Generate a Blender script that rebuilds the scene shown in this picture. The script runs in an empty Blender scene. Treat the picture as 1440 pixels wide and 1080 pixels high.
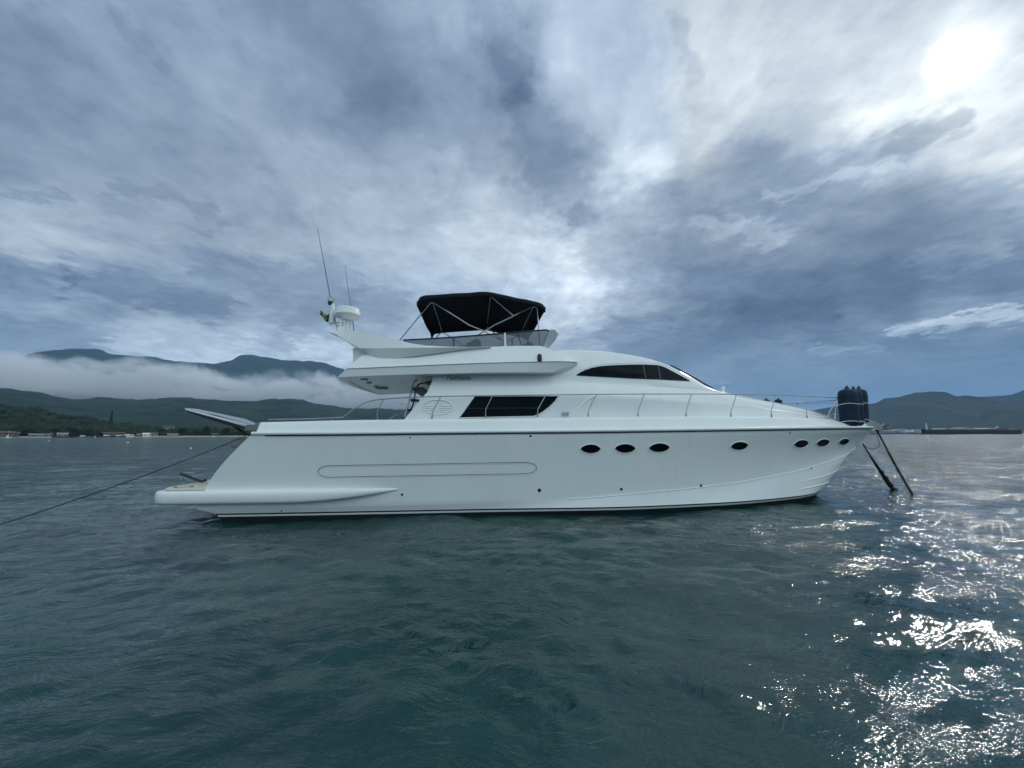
import bpy, math, random
import numpy as np
from mathutils import Matrix, Vector, Euler
from mathutils.bvhtree import BVHTree

R = math.radians
rng = random.Random(7)
nrg = np.random.default_rng(11)
SC = bpy.context.scene
COL = SC.collection

# ------------------------------------------------------------------ camera
F = 541.0                       # focal length in photo pixels (1440 wide)
CAM_H = 1.96
PITCH, ROLL = R(7.52), R(0.19)
cam_d = bpy.data.cameras.new('camera')
cam_d.sensor_width = 36.0
cam_d.lens = F / 1440 * 36
cam_d.clip_start = 0.05
cam_d.clip_end = 60000
cam = bpy.data.objects.new('camera', cam_d)
COL.objects.link(cam)
CM = Matrix.Translation((0, 0, CAM_H)) @ Matrix.Rotation(R(90) + PITCH, 4, 'X') @ Matrix.Rotation(-ROLL, 4, 'Z')
cam.matrix_world = CM
SC.camera = cam

# ------------------------------------------------------------------ render / view
SC.view_settings.view_transform = 'Standard'
SC.view_settings.look = 'None'
SC.view_settings.exposure = 0.0
SC.view_settings.gamma = 1.0
SC.cycles.use_denoising = True
SC.cycles.max_bounces = 8
SC.cycles.volume_bounces = 2
SC.cycles.volume_max_steps = 256
SC.cycles.volume_step_rate = 1.0
SC.cycles.sample_clamp_indirect = 8.0
SC.cycles.caustics_reflective = False
SC.cycles.caustics_refractive = False

# ------------------------------------------------------------------ node helpers
def nt_clear(nt):
    for n in list(nt.nodes): nt.nodes.remove(n)

class NG:
    def __init__(s, nt): s.nt = nt; nt_clear(nt)
    def n(s, typ, **kw):
        nd = s.nt.nodes.new(typ)
        for k, v in kw.items(): setattr(nd, k, v)
        return nd
    def link(s, a, b): s.nt.links.new(a, b)
    def put(s, sock, v):
        if isinstance(v, bpy.types.NodeSocket): s.link(v, sock)
        elif v is not None: sock.default_value = v
    def math(s, op, a, b=None, c=None, clamp=False):
        nd = s.n('ShaderNodeMath', operation=op); nd.use_clamp = clamp
        s.put(nd.inputs[0], a)
        if b is not None: s.put(nd.inputs[1], b)
        if c is not None: s.put(nd.inputs[2], c)
        return nd.outputs[0]
    def vmath(s, op, a, b=None):
        nd = s.n('ShaderNodeVectorMath', operation=op)
        s.put(nd.inputs[0], a)
        if b is not None: s.put(nd.inputs[1], b)
        return nd.outputs['Value'] if op in ('DOT_PRODUCT', 'LENGTH', 'DISTANCE') else nd.outputs[0]
    def comb(s, x, y, z):
        nd = s.n('ShaderNodeCombineXYZ'); s.put(nd.inputs[0], x); s.put(nd.inputs[1], y); s.put(nd.inputs[2], z)
        return nd.outputs[0]
    def sep(s, v):
        nd = s.n('ShaderNodeSeparateXYZ'); s.put(nd.inputs[0], v); return nd.outputs
    def mr(s, v, a, b, c=0.0, d=1.0, interp='LINEAR'):
        nd = s.n('ShaderNodeMapRange', interpolation_type=interp); nd.clamp = True
        s.put(nd.inputs[0], v); nd.inputs[1].default_value = a; nd.inputs[2].default_value = b
        nd.inputs[3].default_value = c; nd.inputs[4].default_value = d
        return nd.outputs[0]
    def mix(s, f, a, b, blend='MIX', clampf=True):
        nd = s.n('ShaderNodeMix', data_type='RGBA', blend_type=blend); nd.clamp_factor = clampf
        s.put(nd.inputs[0], f); s.put(nd.inputs[6], a); s.put(nd.inputs[7], b)
        return nd.outputs[2]
    def noise(s, vec, scale, detail=4, rough=.5, dist=0.0, lac=2.0, out=0, w=None):
        nd = s.n('ShaderNodeTexNoise'); nd.inputs['Scale'].default_value = scale
        nd.inputs['Detail'].default_value = detail; nd.inputs['Roughness'].default_value = rough
        nd.inputs['Distortion'].default_value = dist; nd.inputs['Lacunarity'].default_value = lac
        if vec is not None: s.link(vec, nd.inputs['Vector'])
        return nd.outputs[out]
    def ramp(s, f, stops, interp='LINEAR'):
        nd = s.n('ShaderNodeValToRGB'); cr = nd.color_ramp; cr.interpolation = interp
        while len(cr.elements) < len(stops): cr.elements.new(0.5)
        for e, (p, c) in zip(cr.elements, stops):
            e.position = p; e.color = c if len(c) == 4 else (*c, 1)
        s.link(f, nd.inputs[0]); return nd.outputs[0]

def lin(c):
    c = c / 255.0
    return c / 12.92 if c <= .04045 else ((c + .055) / 1.055) ** 2.4

# ------------------------------------------------------------------ pixel <-> direction measurement
CR = CM.to_3x3()
def ray(px, py):
    return (CR @ Vector((px - 720, -(py - 540), -F))).normalized()
SUN_DIR = ray(1343, 84)
SUN_EL = math.asin(SUN_DIR.z); SUN_AZ = math.atan2(SUN_DIR.x, SUN_DIR.y)

# ------------------------------------------------------------------ world: Nishita sky under a procedural cloud deck
world = bpy.data.worlds.new('World'); SC.world = world; world.use_nodes = True
g = NG(world.node_tree)
tc = g.n('ShaderNodeTexCoord')
D = g.vmath('NORMALIZE', tc.outputs['Generated'])
dx, dy, dz = g.sep(D)
sky = g.n('ShaderNodeTexSky', sky_type='NISHITA'); sky.sun_disc = False
sky.sun_elevation = SUN_EL; sky.sun_rotation = SUN_AZ; sky.air_density = 1.5; sky.dust_density = 2.0
ady = g.math('MAXIMUM', g.math('ABSOLUTE', dy), 0.12)
zz = g.math('ABSOLUTE', dz)
# cloud-deck plane coordinates (perspective of a flat deck overhead)
dk = g.math('ADD', zz, 0.10)
cx = g.math('DIVIDE', dx, dk); cy = g.math('DIVIDE', dy, dk)
deck = g.comb(cx, cy, 0.0)
deckS = g.comb(cx, g.math('MULTIPLY', cy, 0.85), 3.1)
warp = g.noise(deckS, 1.3, 5, .6, out=1)
wv = g.vmath('SUBTRACT', warp, (0.5, 0.5, 0.5))
wx, wy, _ = g.sep(wv)
warp2 = g.noise(deckS, 5.0, 5, .65, out=1)
wx2, wy2, _ = g.sep(g.vmath('SUBTRACT', warp2, (0.5, 0.5, 0.5)))
gu = g.math('DIVIDE', dx, ady); gv = g.math('DIVIDE', zz, ady)
gu = g.math('ADD', g.math('ADD', gu, g.math('MULTIPLY', wx, .34)), g.math('MULTIPLY', wx2, .17))
gvw = g.math('ADD', g.math('MULTIPLY', wy, .26), g.math('MULTIPLY', wy2, .13))
gvw = g.math('MULTIPLY', gvw, g.mr(gv, 0.02, 0.5, 0.18, 1.0))
gv = g.math('ADD', gv, gvw)
ROWS = [
 (-260, [140,140,142,145,150,150,150,155,160,165,170,170,175,185,200,205,205], 22),
 (0,   [130,137,143,148,146,132,136,160,158,174,168,172,174,184,194,204,200], 20),
 (80,  [126,131,138,145,146,134,128,158,150,172,168,180,182,194,206,216,208], 20),
 (150, [127,132,138,142,148,140,126,168,132,158,182,176,190,202,204,214,208], 19),
 (220, [134,138,138,140,146,150,160,166,126,148,200,172,146,168,166,196,212], 18),
 (290, [150,156,142,138,146,154,166,172,150,180,182,138,166,158,148,165,182], 17),
 (345, [158,160,150,146,150,158,166,180,184,206,158,148,158,142,138,148,158], 16),
 (390, [128,136,134,140,144,152,160,176,188,206,162,132,122,118,120,132,146], 19),
 (430, [156,158,132,128,136,142,150,168,180,186,146,126,120,118,122,178,160], 17),
 (470, [128,134,160,164,172,150,146,160,170,168,134,116,118,128,142,146,132], 18),
 (505, [116,140,168,172,196,170,158,166,172,160,132,120,126,128,128,126,124], 18),
 (560, [150,155,165,175,185,178,165,160,155,150,136,126,124,124,122,120,118], 19),
 (606, [150,155,160,165,170,165,160,155,150,145,138,130,128,126,124,122,120], 18)]
ROWS = [(y_, [L*.62 + (sum(Ls[max(0,k-2):k+3])/len(Ls[max(0,k-2):k+3]))*.38 if k < 14 else L*.93 for k, L in enumerate(Ls)], t_) for y_, Ls, t_ in ROWS]
ROWS = ROWS[::-1]
UMAX = 2.2
fu = g.mr(gu, -UMAX, UMAX)
cloud = None; pv = None
for (py, Ls, tint) in ROWS:
    yc = 540 - py
    den = F * math.cos(PITCH) - yc * math.sin(PITCH)
    v = (F * math.sin(PITCH) + yc * math.cos(PITCH)) / den
    st = []
    for i, L in enumerate(Ls):
        u = (i * 90 - 720) / den
        t = tint * (1.0 - max(0, L - 190) / 70)
        if i > 10 and L > 170: t *= .68
        pos = (u + UMAX) / (2 * UMAX)
        if 0 <= pos <= 1: st.append((pos, (lin(max(0, L - t*.95)), lin(L - t * .05), lin(min(255, L + t * 1.25)))))
    c = g.ramp(fu, st, 'B_SPLINE' if False else 'EASE')
    if cloud is None: cloud = c
    else:
        cloud = g.mix(g.mr(gv, pv, v, interp='SMOOTHSTEP'), cloud, c)
    pv = v
# single cloud masses: streaks of darker and brighter vapour, each a soft capsule on the sky
STREAKS = [(450,20,640,150,75,-.20),(560,130,500,190,50,-.16),(690,90,800,275,60,-.27),(690,-20,715,130,28,-.22),(870,335,1150,200,62,-.36),
 (1000,395,1460,370,75,-.34),(1240,200,1345,168,20,-.42),(860,490,1150,440,42,-.26),(1150,488,1460,478,22,-.28),(-20,372,110,388,17,-.30),
 (110,395,300,432,22,-.34),(300,378,480,402,26,-.24),(420,445,550,420,26,-.22),(170,262,305,312,13,-.20),(0,272,95,284,8,-.22),
 (30,20,112,88,18,-.16),(160,20,232,105,13,-.16),(330,60,420,170,16,-.10),(945,20,975,120,16,-.20),(1180,300,1460,285,34,-.16),(-20,440,110,452,18,-.22),
 (820,300,960,270,26,-.18),(1040,300,1200,270,30,-.14),(60,200,300,230,60,-.06),(1060,560,1440,560,40,-.10),
 (655,40,700,235,30,.18),(810,410,905,255,50,.22),(905,255,1030,40,75,.20),(690,320,800,440,60,.13),(1005,312,1075,322,22,.38),(1265,466,1445,438,12,.95),
 (1150,497,1235,490,8,.45),(1300,372,1400,350,18,.32),(170,478,335,502,26,.42),(415,488,500,506,16,.42),(195,442,330,472,14,.22),(20,330,140,352,36,.16),
 (990,235,1440,110,66,.16),(1120,192,1300,150,24,.20),(1240,238,1445,225,26,.20),(740,330,640,250,40,.12),(840,480,1000,455,10,.20),(1090,262,1260,222,9,.22),(780,60,860,200,40,.10)]
w3 = g.noise(deckS, 16.0, 4, .6, out=1); wx3, wy3, _ = g.sep(g.vmath('SUBTRACT', w3, (0.5, 0.5, 0.5)))
gu0 = g.math('DIVIDE', dx, ady); gv0 = g.math('DIVIDE', zz, ady)
su = g.math('ADD', g.math('ADD', gu0, g.math('MULTIPLY', wx, .20)), g.math('ADD', g.math('MULTIPLY', wx2, .20), g.math('MULTIPLY', wx3, .15)))
svw = g.math('ADD', g.math('ADD', g.math('MULTIPLY', wy, .15), g.math('MULTIPLY', wy2, .15)), g.math('MULTIPLY', wy3, .12))
sv = g.math('ADD', gv0, g.math('MULTIPLY', svw, g.mr(gv0, 0.02, 0.6, .22, 1.0)))
sp = g.comb(su, sv, 0.0)
def uv(px, py):
    d = ray(px, py); return Vector((d.x/d.y, d.z/d.y, 0))
tot = None
for (x0, y0, x1, y1, w_, am) in STREAKS:
    a, b_ = uv(x0, y0), uv(x1, y1); mx, my_ = (x0+x1)/2, (y0+y1)/2
    wd = (uv(mx, my_-w_)-uv(mx, my_)).length*1.35
    ba = b_-a; pa = g.vmath('SUBTRACT', sp, tuple(a))
    h_ = g.math('MULTIPLY', g.vmath('DOT_PRODUCT', pa, tuple(ba)), 1/ba.length_squared, clamp=True)
    d_ = g.vmath('LENGTH', g.vmath('SUBTRACT', pa, g.vmath('MULTIPLY', g.comb(h_, h_, h_), tuple(ba))))
    v_ = g.mr(d_, wd*.22, wd, am, 0.0, 'SMOOTHSTEP')
    tot = v_ if tot is None else g.math('ADD', tot, v_)
# wisps and mottling of the deck
n1 = g.noise(g.vmath('ADD', g.comb(cx, g.math('MULTIPLY', cy, .75), 3.0), g.vmath('MULTIPLY', wv, (.35, .35, 0))), 2.6, 10, .60)
n2 = g.noise(g.vmath('ADD', g.comb(cx, g.math('MULTIPLY', cy, .8), 9.0), g.vmath('MULTIPLY', wv, (.4, .4, 0))), 7.0, 8, .58)
n3 = g.noise(g.comb(gu, g.math('MULTIPLY', gv, 3.2), 1.0), 5.0, 7, .6, dist=.6)
mod = g.math('ADD', g.mr(n1, .3, .7, -.12, .14), g.mr(n2, .3, .7, -.14, .16))
low = g.math('MULTIPLY', g.mr(n3, .3, .7, -.16, .20), g.mr(gv, .12, .75, 1.0, .25))
mod = g.math('ADD', g.math('ADD', mod, low), g.math('MAXIMUM', g.math('ADD', g.math('MULTIPLY', tot, g.mr(n2, .3, .7, .6, 1.4)), 1.0), .3))
n4 = g.noise(g.comb(cx, cy, 2.0), 15.0, 6, .62)
mod = g.math('ADD', mod, g.mr(n4, .3, .7, -.07, .08))
cloud = g.mix(1.0, cloud, g.comb(g.math('POWER', mod, 1.12), mod, g.math('POWER', mod, .80)), 'MULTIPLY', True)
# glow of the sun behind thin cloud
sd = g.vmath('DOT_PRODUCT', D, tuple(SUN_DIR))
ang = g.math('ARCCOSINE', g.math('MINIMUM', sd, .999999))
angw = g.math('MULTIPLY', ang, g.mr(n2, .25, .75, 1.25, .8))
a1 = g.math('DIVIDE', ang, g.math('MULTIPLY', g.mr(n1, .3, .7, .8, 1.2), R(1.05))); core = g.math('MULTIPLY', g.math('EXPONENT', g.math('MULTIPLY', g.math('MULTIPLY', a1, a1), -1.0)), 2.2)
halo = g.math('MULTIPLY', g.math('EXPONENT', g.math('MULTIPLY', g.math('DIVIDE', angw, R(3.4)), -1.0)), .30)
glow = g.math('ADD', core, halo)
cloud = g.mix(1.0, cloud, g.vmath('MULTIPLY', g.comb(glow, glow, glow), (1.0, .96, .88)), 'ADD')
# unseen sky behind the camera, brightened and warmed to light the hull side
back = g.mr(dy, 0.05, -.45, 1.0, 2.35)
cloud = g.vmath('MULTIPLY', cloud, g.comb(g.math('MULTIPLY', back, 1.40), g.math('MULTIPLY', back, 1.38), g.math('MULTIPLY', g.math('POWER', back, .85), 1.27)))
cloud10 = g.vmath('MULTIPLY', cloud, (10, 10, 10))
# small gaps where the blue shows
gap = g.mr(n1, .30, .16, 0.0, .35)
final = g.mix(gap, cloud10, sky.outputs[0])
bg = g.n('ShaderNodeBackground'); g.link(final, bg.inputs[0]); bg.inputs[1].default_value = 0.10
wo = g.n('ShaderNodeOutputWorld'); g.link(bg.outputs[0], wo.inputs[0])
world.cycles.sampling_method = 'MANUAL'; world.cycles.sample_map_resolution = 1024

sun_d = bpy.data.lights.new('sun', 'SUN'); sun_d.energy = 0.8; sun_d.angle = R(1.3); sun_d.color = (1, .95, .86)
sun = bpy.data.objects.new('sun', sun_d); COL.objects.link(sun)
sun.rotation_euler = (-SUN_DIR).to_track_quat('-Z', 'Y').to_euler()

# ------------------------------------------------------------------ materials
MATS = {}
def mat(name, col, rough=.5, metal=0, var=0.0, vscale=3.0, coat=0, bump=0, bscale=20, alpha=None, sheen=0, spec=.5):
    if name in MATS: return MATS[name]
    m = bpy.data.materials.new(name); m.use_nodes = True
    q = NG(m.node_tree)
    p = q.n('ShaderNodeBsdfPrincipled'); o = q.n('ShaderNodeOutputMaterial'); q.link(p.outputs[0], o.inputs[0])
    t = q.n('ShaderNodeTexCoord')
    c = (*col, 1)
    nz = q.noise(t.outputs['Object'], vscale, 6, .6)
    lo = tuple(x * (1 - var) for x in col) + (1,); hi = tuple(min(1, x * (1 + var)) for x in col) + (1,)
    q.link(q.mix(q.mr(nz, .3, .7), lo, hi), p.inputs['Base Color'])
    p.inputs['Roughness'].default_value = rough; p.inputs['Metallic'].default_value = metal
    p.inputs['Coat Weight'].default_value = coat; p.inputs['Coat Roughness'].default_value = .05
    p.inputs['Specular IOR Level'].default_value = spec
    if name == 'dark_glass': p.inputs['Specular Tint'].default_value = (.62, .82, 1, 1)
    if bump:
        b = q.n('ShaderNodeBump'); b.inputs['Strength'].default_value = bump; b.inputs['Distance'].default_value = .01
        q.link(q.noise(t.outputs['Object'], bscale, 4, .6), b.inputs['Height']); q.link(b.outputs[0], p.inputs['Normal'])
    if alpha is not None: p.inputs['Alpha'].default_value = alpha
    MATS[name] = m; return m

def gelcoat():
    m = bpy.data.materials.new('white_gelcoat'); m.use_nodes = True
    q = NG(m.node_tree)
    p = q.n('ShaderNodeBsdfPrincipled'); o = q.n('ShaderNodeOutputMaterial'); q.link(p.outputs[0], o.inputs[0])
    t = q.n('ShaderNodeTexCoord')
    a = q.noise(t.outputs['Object'], .8, 6, .6)
    ox, oy, oz = q.sep(t.outputs['Object'])
    st = q.noise(q.comb(q.math('MULTIPLY', ox, 9), q.math('MULTIPLY', oy, 3), q.math('MULTIPLY', oz, .7)), 1.0, 6, .7)
    c = q.mix(q.mr(a, .3, .7), (.78, .80, .79, 1), (.83, .84, .82, 1))
    c = q.mix(q.mr(st, .56, .8, 0, .34), c, (.62, .62, .56, 1))     # faint run-off streaks
    q.link(c, p.inputs['Base Color'])
    q.link(q.mr(a, .3, .7, .10, .18), p.inputs['Roughness'])
    b = q.n('ShaderNodeBump'); b.inputs['Strength'].default_value = .12; b.inputs['Distance'].default_value = .01
    q.link(q.noise(t.outputs['Object'], 1.6, 3, .5), b.inputs['Height']); q.link(b.outputs[0], p.inputs['Normal'])
    return m
WHITE = gelcoat()
WHITE2 = mat('white_paint', (.76, .77, .75), .35, var=.04)
CREAM = mat('cream_deck', (.62, .57, .45), .6, var=.12, vscale=8)
STEEL = mat('stainless_steel', (.36, .37, .38), .22, 1.0, var=.1)
BLACK = mat('black_rubber', (.012, .013, .015), .5, var=.3)
ANTIF = mat('black_antifouling', (.006, .008, .009), .6, var=.4)
GREY = mat('grey_plastic', (.16, .17, .18), .5, var=.2)
DGLASS = mat('dark_glass', (.003, .005, .007), .05, var=.2, spec=.09)
CANVAS = mat('black_canvas', (.0045, .0055, .010), .9, var=.35, vscale=6, bump=.5, bscale=60, spec=.2)
NAVY = mat('navy_fender_cover', (.008, .022, .044), .75, var=.35, vscale=5, bump=.5, bscale=50, spec=.3)
ROPE = mat('dark_rope', (.014, .016, .017), .9, var=.4, vscale=30)
ROPEW = mat('white_rope', (.6, .6, .56), .9, var=.2, vscale=30)
WEED = mat('weed_covered_chain', (.006, .007, .006), .95, var=.6, vscale=20)
ALU = mat('aluminium', (.5, .51, .52), .35, .8, var=.1)
SMOKE = mat('smoked_acrylic', (.09, .115, .135), .10, var=.1, alpha=.84, spec=.2)

# ------------------------------------------------------------------ mesh builder
class MB:
    def __init__(s): s.v = []; s.f = []; s.mi = []; s.cur = 0
    def add(s, vs, fs):
        o = len(s.v); s.v += [tuple(p) for p in vs]; s.f += [tuple(o + i for i in f) for f in fs]
        s.mi += [s.cur] * len(fs); return s
    def box(s, a, b):
        (x0, y0, z0), (x1, y1, z1) = a, b
        return s.add([(x0,y0,z0),(x1,y0,z0),(x1,y1,z0),(x0,y1,z0),(x0,y0,z1),(x1,y0,z1),(x1,y1,z1),(x0,y1,z1)],
                     [(0,3,2,1),(4,5,6,7),(0,1,5,4),(1,2,6,5),(2,3,7,6),(3,0,4,7)])
    def bar(s, p, q, w, h):
        p, q = Vector(p), Vector(q); d = (q - p).normalized()
        up = Vector((0, 0, 1)) if abs(d.z) < .9 else Vector((1, 0, 0))
        sx = d.cross(up).normalized() * w / 2; sy = sx.cross(d).normalized() * h / 2
        vs = [p-sx-sy, p+sx-sy, p+sx+sy, p-sx+sy, q-sx-sy, q+sx-sy, q+sx+sy, q-sx+sy]
        return s.add(vs, [(0,1,2,3),(7,6,5,4),(0,4,5,1),(1,5,6,2),(2,6,7,3),(3,7,4,0)])
    def tube(s, pts, r, seg=8, cyclic=False, radii=None):
        pts = [Vector(p) for p in pts]; n = len(pts); rings = []
        pn = None
        for i, p in enumerate(pts):
            a = pts[(i-1) % n] if (cyclic or i > 0) else p
            b = pts[(i+1) % n] if (cyclic or i < n-1) else p
            t = (b - a).normalized()
            if pn is None:
                up = Vector((0, 0, 1)) if abs(t.z) < .9 else Vector((1, 0, 0)); nn = t.cross(up).normalized()
            else:
                nn = (pn - t * pn.dot(t)).normalized()
            pn = nn; bb = t.cross(nn)
            rr = radii[i] if radii else r
            rings.append([p + (nn * math.cos(2*math.pi*k/seg) + bb * math.sin(2*math.pi*k/seg)) * rr for k in range(seg)])
        vs = [v for rg in rings for v in rg]; fs = []
        m = n if cyclic else n - 1
        for i in range(m):
            j = (i + 1) % n
            for k in range(seg):
                l = (k + 1) % seg
                fs.append((i*seg+k, i*seg+l, j*seg+l, j*seg+k))
        if not cyclic:
            fs.append(tuple(range(seg))[::-1]); fs.append(tuple((n-1)*seg + k for k in range(seg)))
        return s.add(vs, fs)
    def lathe(s, prof, c=(0,0,0), seg=24, axis=None):
        vs = []; fs = []
        for (r, z) in prof:
            for k in range(seg):
                a = 2*math.pi*k/seg; vs.append(Vector((r*math.cos(a), r*math.sin(a), z)))
        if axis is not None:
            q = Vector((0,0,1)).rotation_difference(Vector(axis)); vs = [q @ v for v in vs]
        c = Vector(c); vs = [v + c for v in vs]
        for i in range(len(prof)-1):
            for k in range(seg):
                l = (k+1) % seg; fs.append((i*seg+k, i*seg+l, (i+1)*seg+l, (i+1)*seg+k))
        fs.append(tuple(range(seg))[::-1]); fs.append(tuple((len(prof)-1)*seg+k for k in range(seg)))
        return s.add(vs, fs)
    def grid(s, rows, flip=False):
        n = len(rows[0]); vs = [p for r in rows for p in r]; fs = []
        for i in range(len(rows)-1):
            for k in range(n-1):
                q = (i*n+k, i*n+k+1, (i+1)*n+k+1, (i+1)*n+k)
                fs.append(q[::-1] if flip else q)
        return s.add(vs, fs)
    def plate(s, pts, off):
        """closed plate: polygon pts, extruded by vector off"""
        pts = [Vector(p) for p in pts]; off = Vector(off); n = len(pts)
        vs = pts + [p + off for p in pts]
        fs = [tuple(range(n)), tuple(range(2*n-1, n-1, -1))] + [(i, n+i, n+(i+1) % n, (i+1) % n) for i in range(n)]
        return s.add(vs, fs)
    def build(s, name, m, parent=None, smooth=True, angle=35, recalc=True, bevel=0, base=None):
        me = bpy.data.meshes.new(name)
        vs = s.v
        if base is not None:
            b = Vector(base); vs = [tuple(Vector(p) - b) for p in vs]
        me.from_pydata(vs, [], s.f); 
        if isinstance(m, (list, tuple)):
            for q in m: me.materials.append(q)
            me.polygons.foreach_set('material_index', s.mi)
        else: me.materials.append(m)
        me.update()
        if recalc:
            import bmesh
            bm = bmesh.new(); bm.from_mesh(me); bmesh.ops.remove_doubles(bm, verts=bm.verts, dist=1e-5)
            bmesh.ops.recalc_face_normals(bm, faces=bm.faces); bm.to_mesh(me); bm.free()
        if smooth:
            me.polygons.foreach_set('use_smooth', [True] * len(me.polygons))
            me.set_sharp_from_angle(angle=R(angle))
        o = bpy.data.objects.new(name, me); COL.objects.link(o)
        if base is not None: o.location = base
        if parent is not None: o.parent = parent
        if bevel:
            bv = o.modifiers.new('bevel', 'BEVEL'); bv.width = bevel; bv.segments = 2; bv.limit_method = 'ANGLE'; bv.angle_limit = R(40)
        return o

def tag(o, label=None, cat=None, group=None, kind=None):
    if label: o['label'] = label
    if cat: o['category'] = cat
    if group: o['group'] = group
    if kind: o['kind'] = kind
    return o
def empty(name, loc, rz=0.0, label=None, cat=None, group=None):
    o = bpy.data.objects.new(name, None); COL.objects.link(o); o.location = loc; o.rotation_euler = (0, 0, rz)
    o.empty_display_size = .2
    return tag(o, label, cat, group)

def pchip(xs, ys):
    """monotone cubic interpolation, flat-extended"""
    idx = np.argsort(xs); x = np.array(xs, float)[idx]; y = np.array(ys, float)[idx]
    h = np.diff(x); d = np.diff(y) / h; m = np.zeros(len(x))
    m[0], m[-1] = d[0], d[-1]
    for i in range(1, len(x)-1):
        if d[i-1]*d[i] > 0:
            w1, w2 = 2*h[i]+h[i-1], h[i]+2*h[i-1]; m[i] = (w1+w2)/(w1/d[i-1]+w2/d[i])
    def f(t):
        t = min(max(t, x[0]), x[-1]); i = min(max(int(np.searchsorted(x, t))-1, 0), len(x)-2)
        s = (t-x[i])/h[i]; s2 = s*s; s3 = s2*s
        return float((2*s3-3*s2+1)*y[i]+(s3-2*s2+s)*h[i]*m[i]+(-2*s3+3*s2)*y[i+1]+(s3-s2)*h[i]*m[i+1])
    return f

# ------------------------------------------------------------------ the sea
def build_sea():
    m = bpy.data.materials.new('sea_water'); m.use_nodes = True
    q = NG(m.node_tree)
    p = q.n('ShaderNodeBsdfPrincipled'); o = q.n('ShaderNodeOutputMaterial'); q.link(p.outputs[0], o.inputs[0])
    t = q.n('ShaderNodeTexCoord'); ob = t.outputs['Object']
    big = q.noise(ob, .22, 5, .6, dist=.6)
    col = q.mix(q.mr(big, .35, .65), (.001, .025, .025, 1), (.003, .047, .043, 1))
    q.link(col, p.inputs['Base Color'])
    p.inputs['IOR'].default_value = 1.46
    ox, oy, oz = q.sep(ob)
    dist = q.vmath('LENGTH', ob)
    q.link(q.mr(dist, 6, 120, .045, .11), p.inputs['Roughness'])
    # ripples: crests stretched across the view, broken by warping
    w = q.vmath('MULTIPLY', q.vmath('SUBTRACT', q.noise(ob, .5, 3, .5, out=1), (.5, .5, .5)), (1.6, 1.6, 0))
    v = q.vmath('ADD', ob, w)
    vx, vy, _ = q.sep(v)
    vs = q.comb(q.math('MULTIPLY', vx, .45), vy, 0.0)
    r1 = q.noise(vs, 2.1, 5, .58, dist=.3)
    r2 = q.noise(vs, 7.0, 4, .6, dist=.2)
    r3 = q.noise(vs, 22.0, 2, .5)
    r4 = q.noise(v, 48.0, 2, .5)
    patch = q.mr(q.noise(ob, .28, 4, .55, dist=.5), .38, .62, .55, 1.5)
    h = q.math('ADD', q.math('MULTIPLY', q.math('MULTIPLY', r1, q.mr(dist, 6, 30, .034, .075)), q.math('ADD', q.math('MULTIPLY', patch, .5), .5)), q.math('MULTIPLY', q.math('MULTIPLY', r2, q.mr(dist, 5, 25, .028, .045)), patch))
    h = q.math('ADD', h, q.math('MULTIPLY', q.math('MULTIPLY', r3, q.mr(dist, 4, 20, .0065, .014)), patch))
    h = q.math('ADD', h, q.math('MULTIPLY', q.math('MULTIPLY', r4, .0022), patch))
    # long wavelets further out, where the mesh itself is coarser
    far = q.noise(q.comb(q.math('MULTIPLY', vx, 1.1), q.math('MULTIPLY', vy, .55), 5.0), 1.0, 4, .62)
    far2 = q.noise(q.comb(q.math('MULTIPLY', vx, .8), vy, 8.0), .22, 5, .65)
    h = q.math('ADD', h, q.math('MULTIPLY', q.math('MULTIPLY', far, .34), q.mr(dist, 9, 30)))
    h = q.math('ADD', h, q.math('MULTIPLY', q.math('MULTIPLY', far2, 1.8), q.mr(dist, 25, 120)))
    b = q.n('ShaderNodeBump'); b.inputs['Distance'].default_value = 1.0
    q.link(q.mr(dist, 5, 300, .95, .9), b.inputs['Strength'])
    q.link(h, b.inputs['Height']); q.link(b.outputs[0], p.inputs['Normal'])
    # polar sheet, finest near the viewer and in front
    fr = np.linspace(-72, 72, 900); bk = np.linspace(72, 288, 72)[1:]
    th = np.radians(np.concatenate([fr, bk]))
    rr = [0.4]
    while rr[-1] < 30000:
        rr.append(rr[-1] * (1.0075 if rr[-1] < 60 else 1.03) + .004)
    rr = np.array(rr)
    TH, RR = np.meshgrid(th, rr)
    X = RR * np.sin(TH); Y = RR * np.cos(TH); Z = np.zeros_like(X)
    sp = np.maximum(RR * .0075, .01)
    sx = X + .35*np.sin(Y*.7+1.3) + .25*np.sin(X*.55+Y*.33)
    sy = Y + .35*np.sin(X*.6+.4) + .2*np.sin(X*.9-Y*.5)
    for i in range(84):
        lam = .28 * (7.0/.28) ** ((i+nrg.random())/84)
        a = math.radians(90 + nrg.normal(-10, 26 if lam > 1 else 40))
        k = 2*math.pi/lam; amp = .0025*lam**.62*(.6 if lam > 2.2 else 1.15) * (.5+nrg.random())
        fade = np.clip((lam/sp - 3)/4, 0, 1)
        ph = k*(sx*math.cos(a)+sy*math.sin(a)) + nrg.random()*6.28
        Z += amp*fade*(np.sin(ph) + .22*np.cos(2*ph))
    Z *= np.clip((400 - RR)/300, 0, 1)
    n, k = X.shape
    verts = np.stack([X, Y, Z], -1).reshape(-1, 3)
    verts = np.vstack([verts, [[0, 0, 0]]])
    I, J = np.meshgrid(np.arange(n-1), np.arange(k), indexing='ij')
    J2 = (J+1) % k
    quads = np.stack([I*k+J, (I+1)*k+J, (I+1)*k+J2, I*k+J2], -1).reshape(-1, 4)[:, ::-1]
    jj = np.arange(k); tris = np.stack([np.full(k, n*k), jj, (jj+1) % k], -1)[:, ::-1]
    me = bpy.data.meshes.new('sea')
    nl = quads.size + tris.size
    me.vertices.add(len(verts)); me.vertices.foreach_set('co', verts.ravel())
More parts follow.
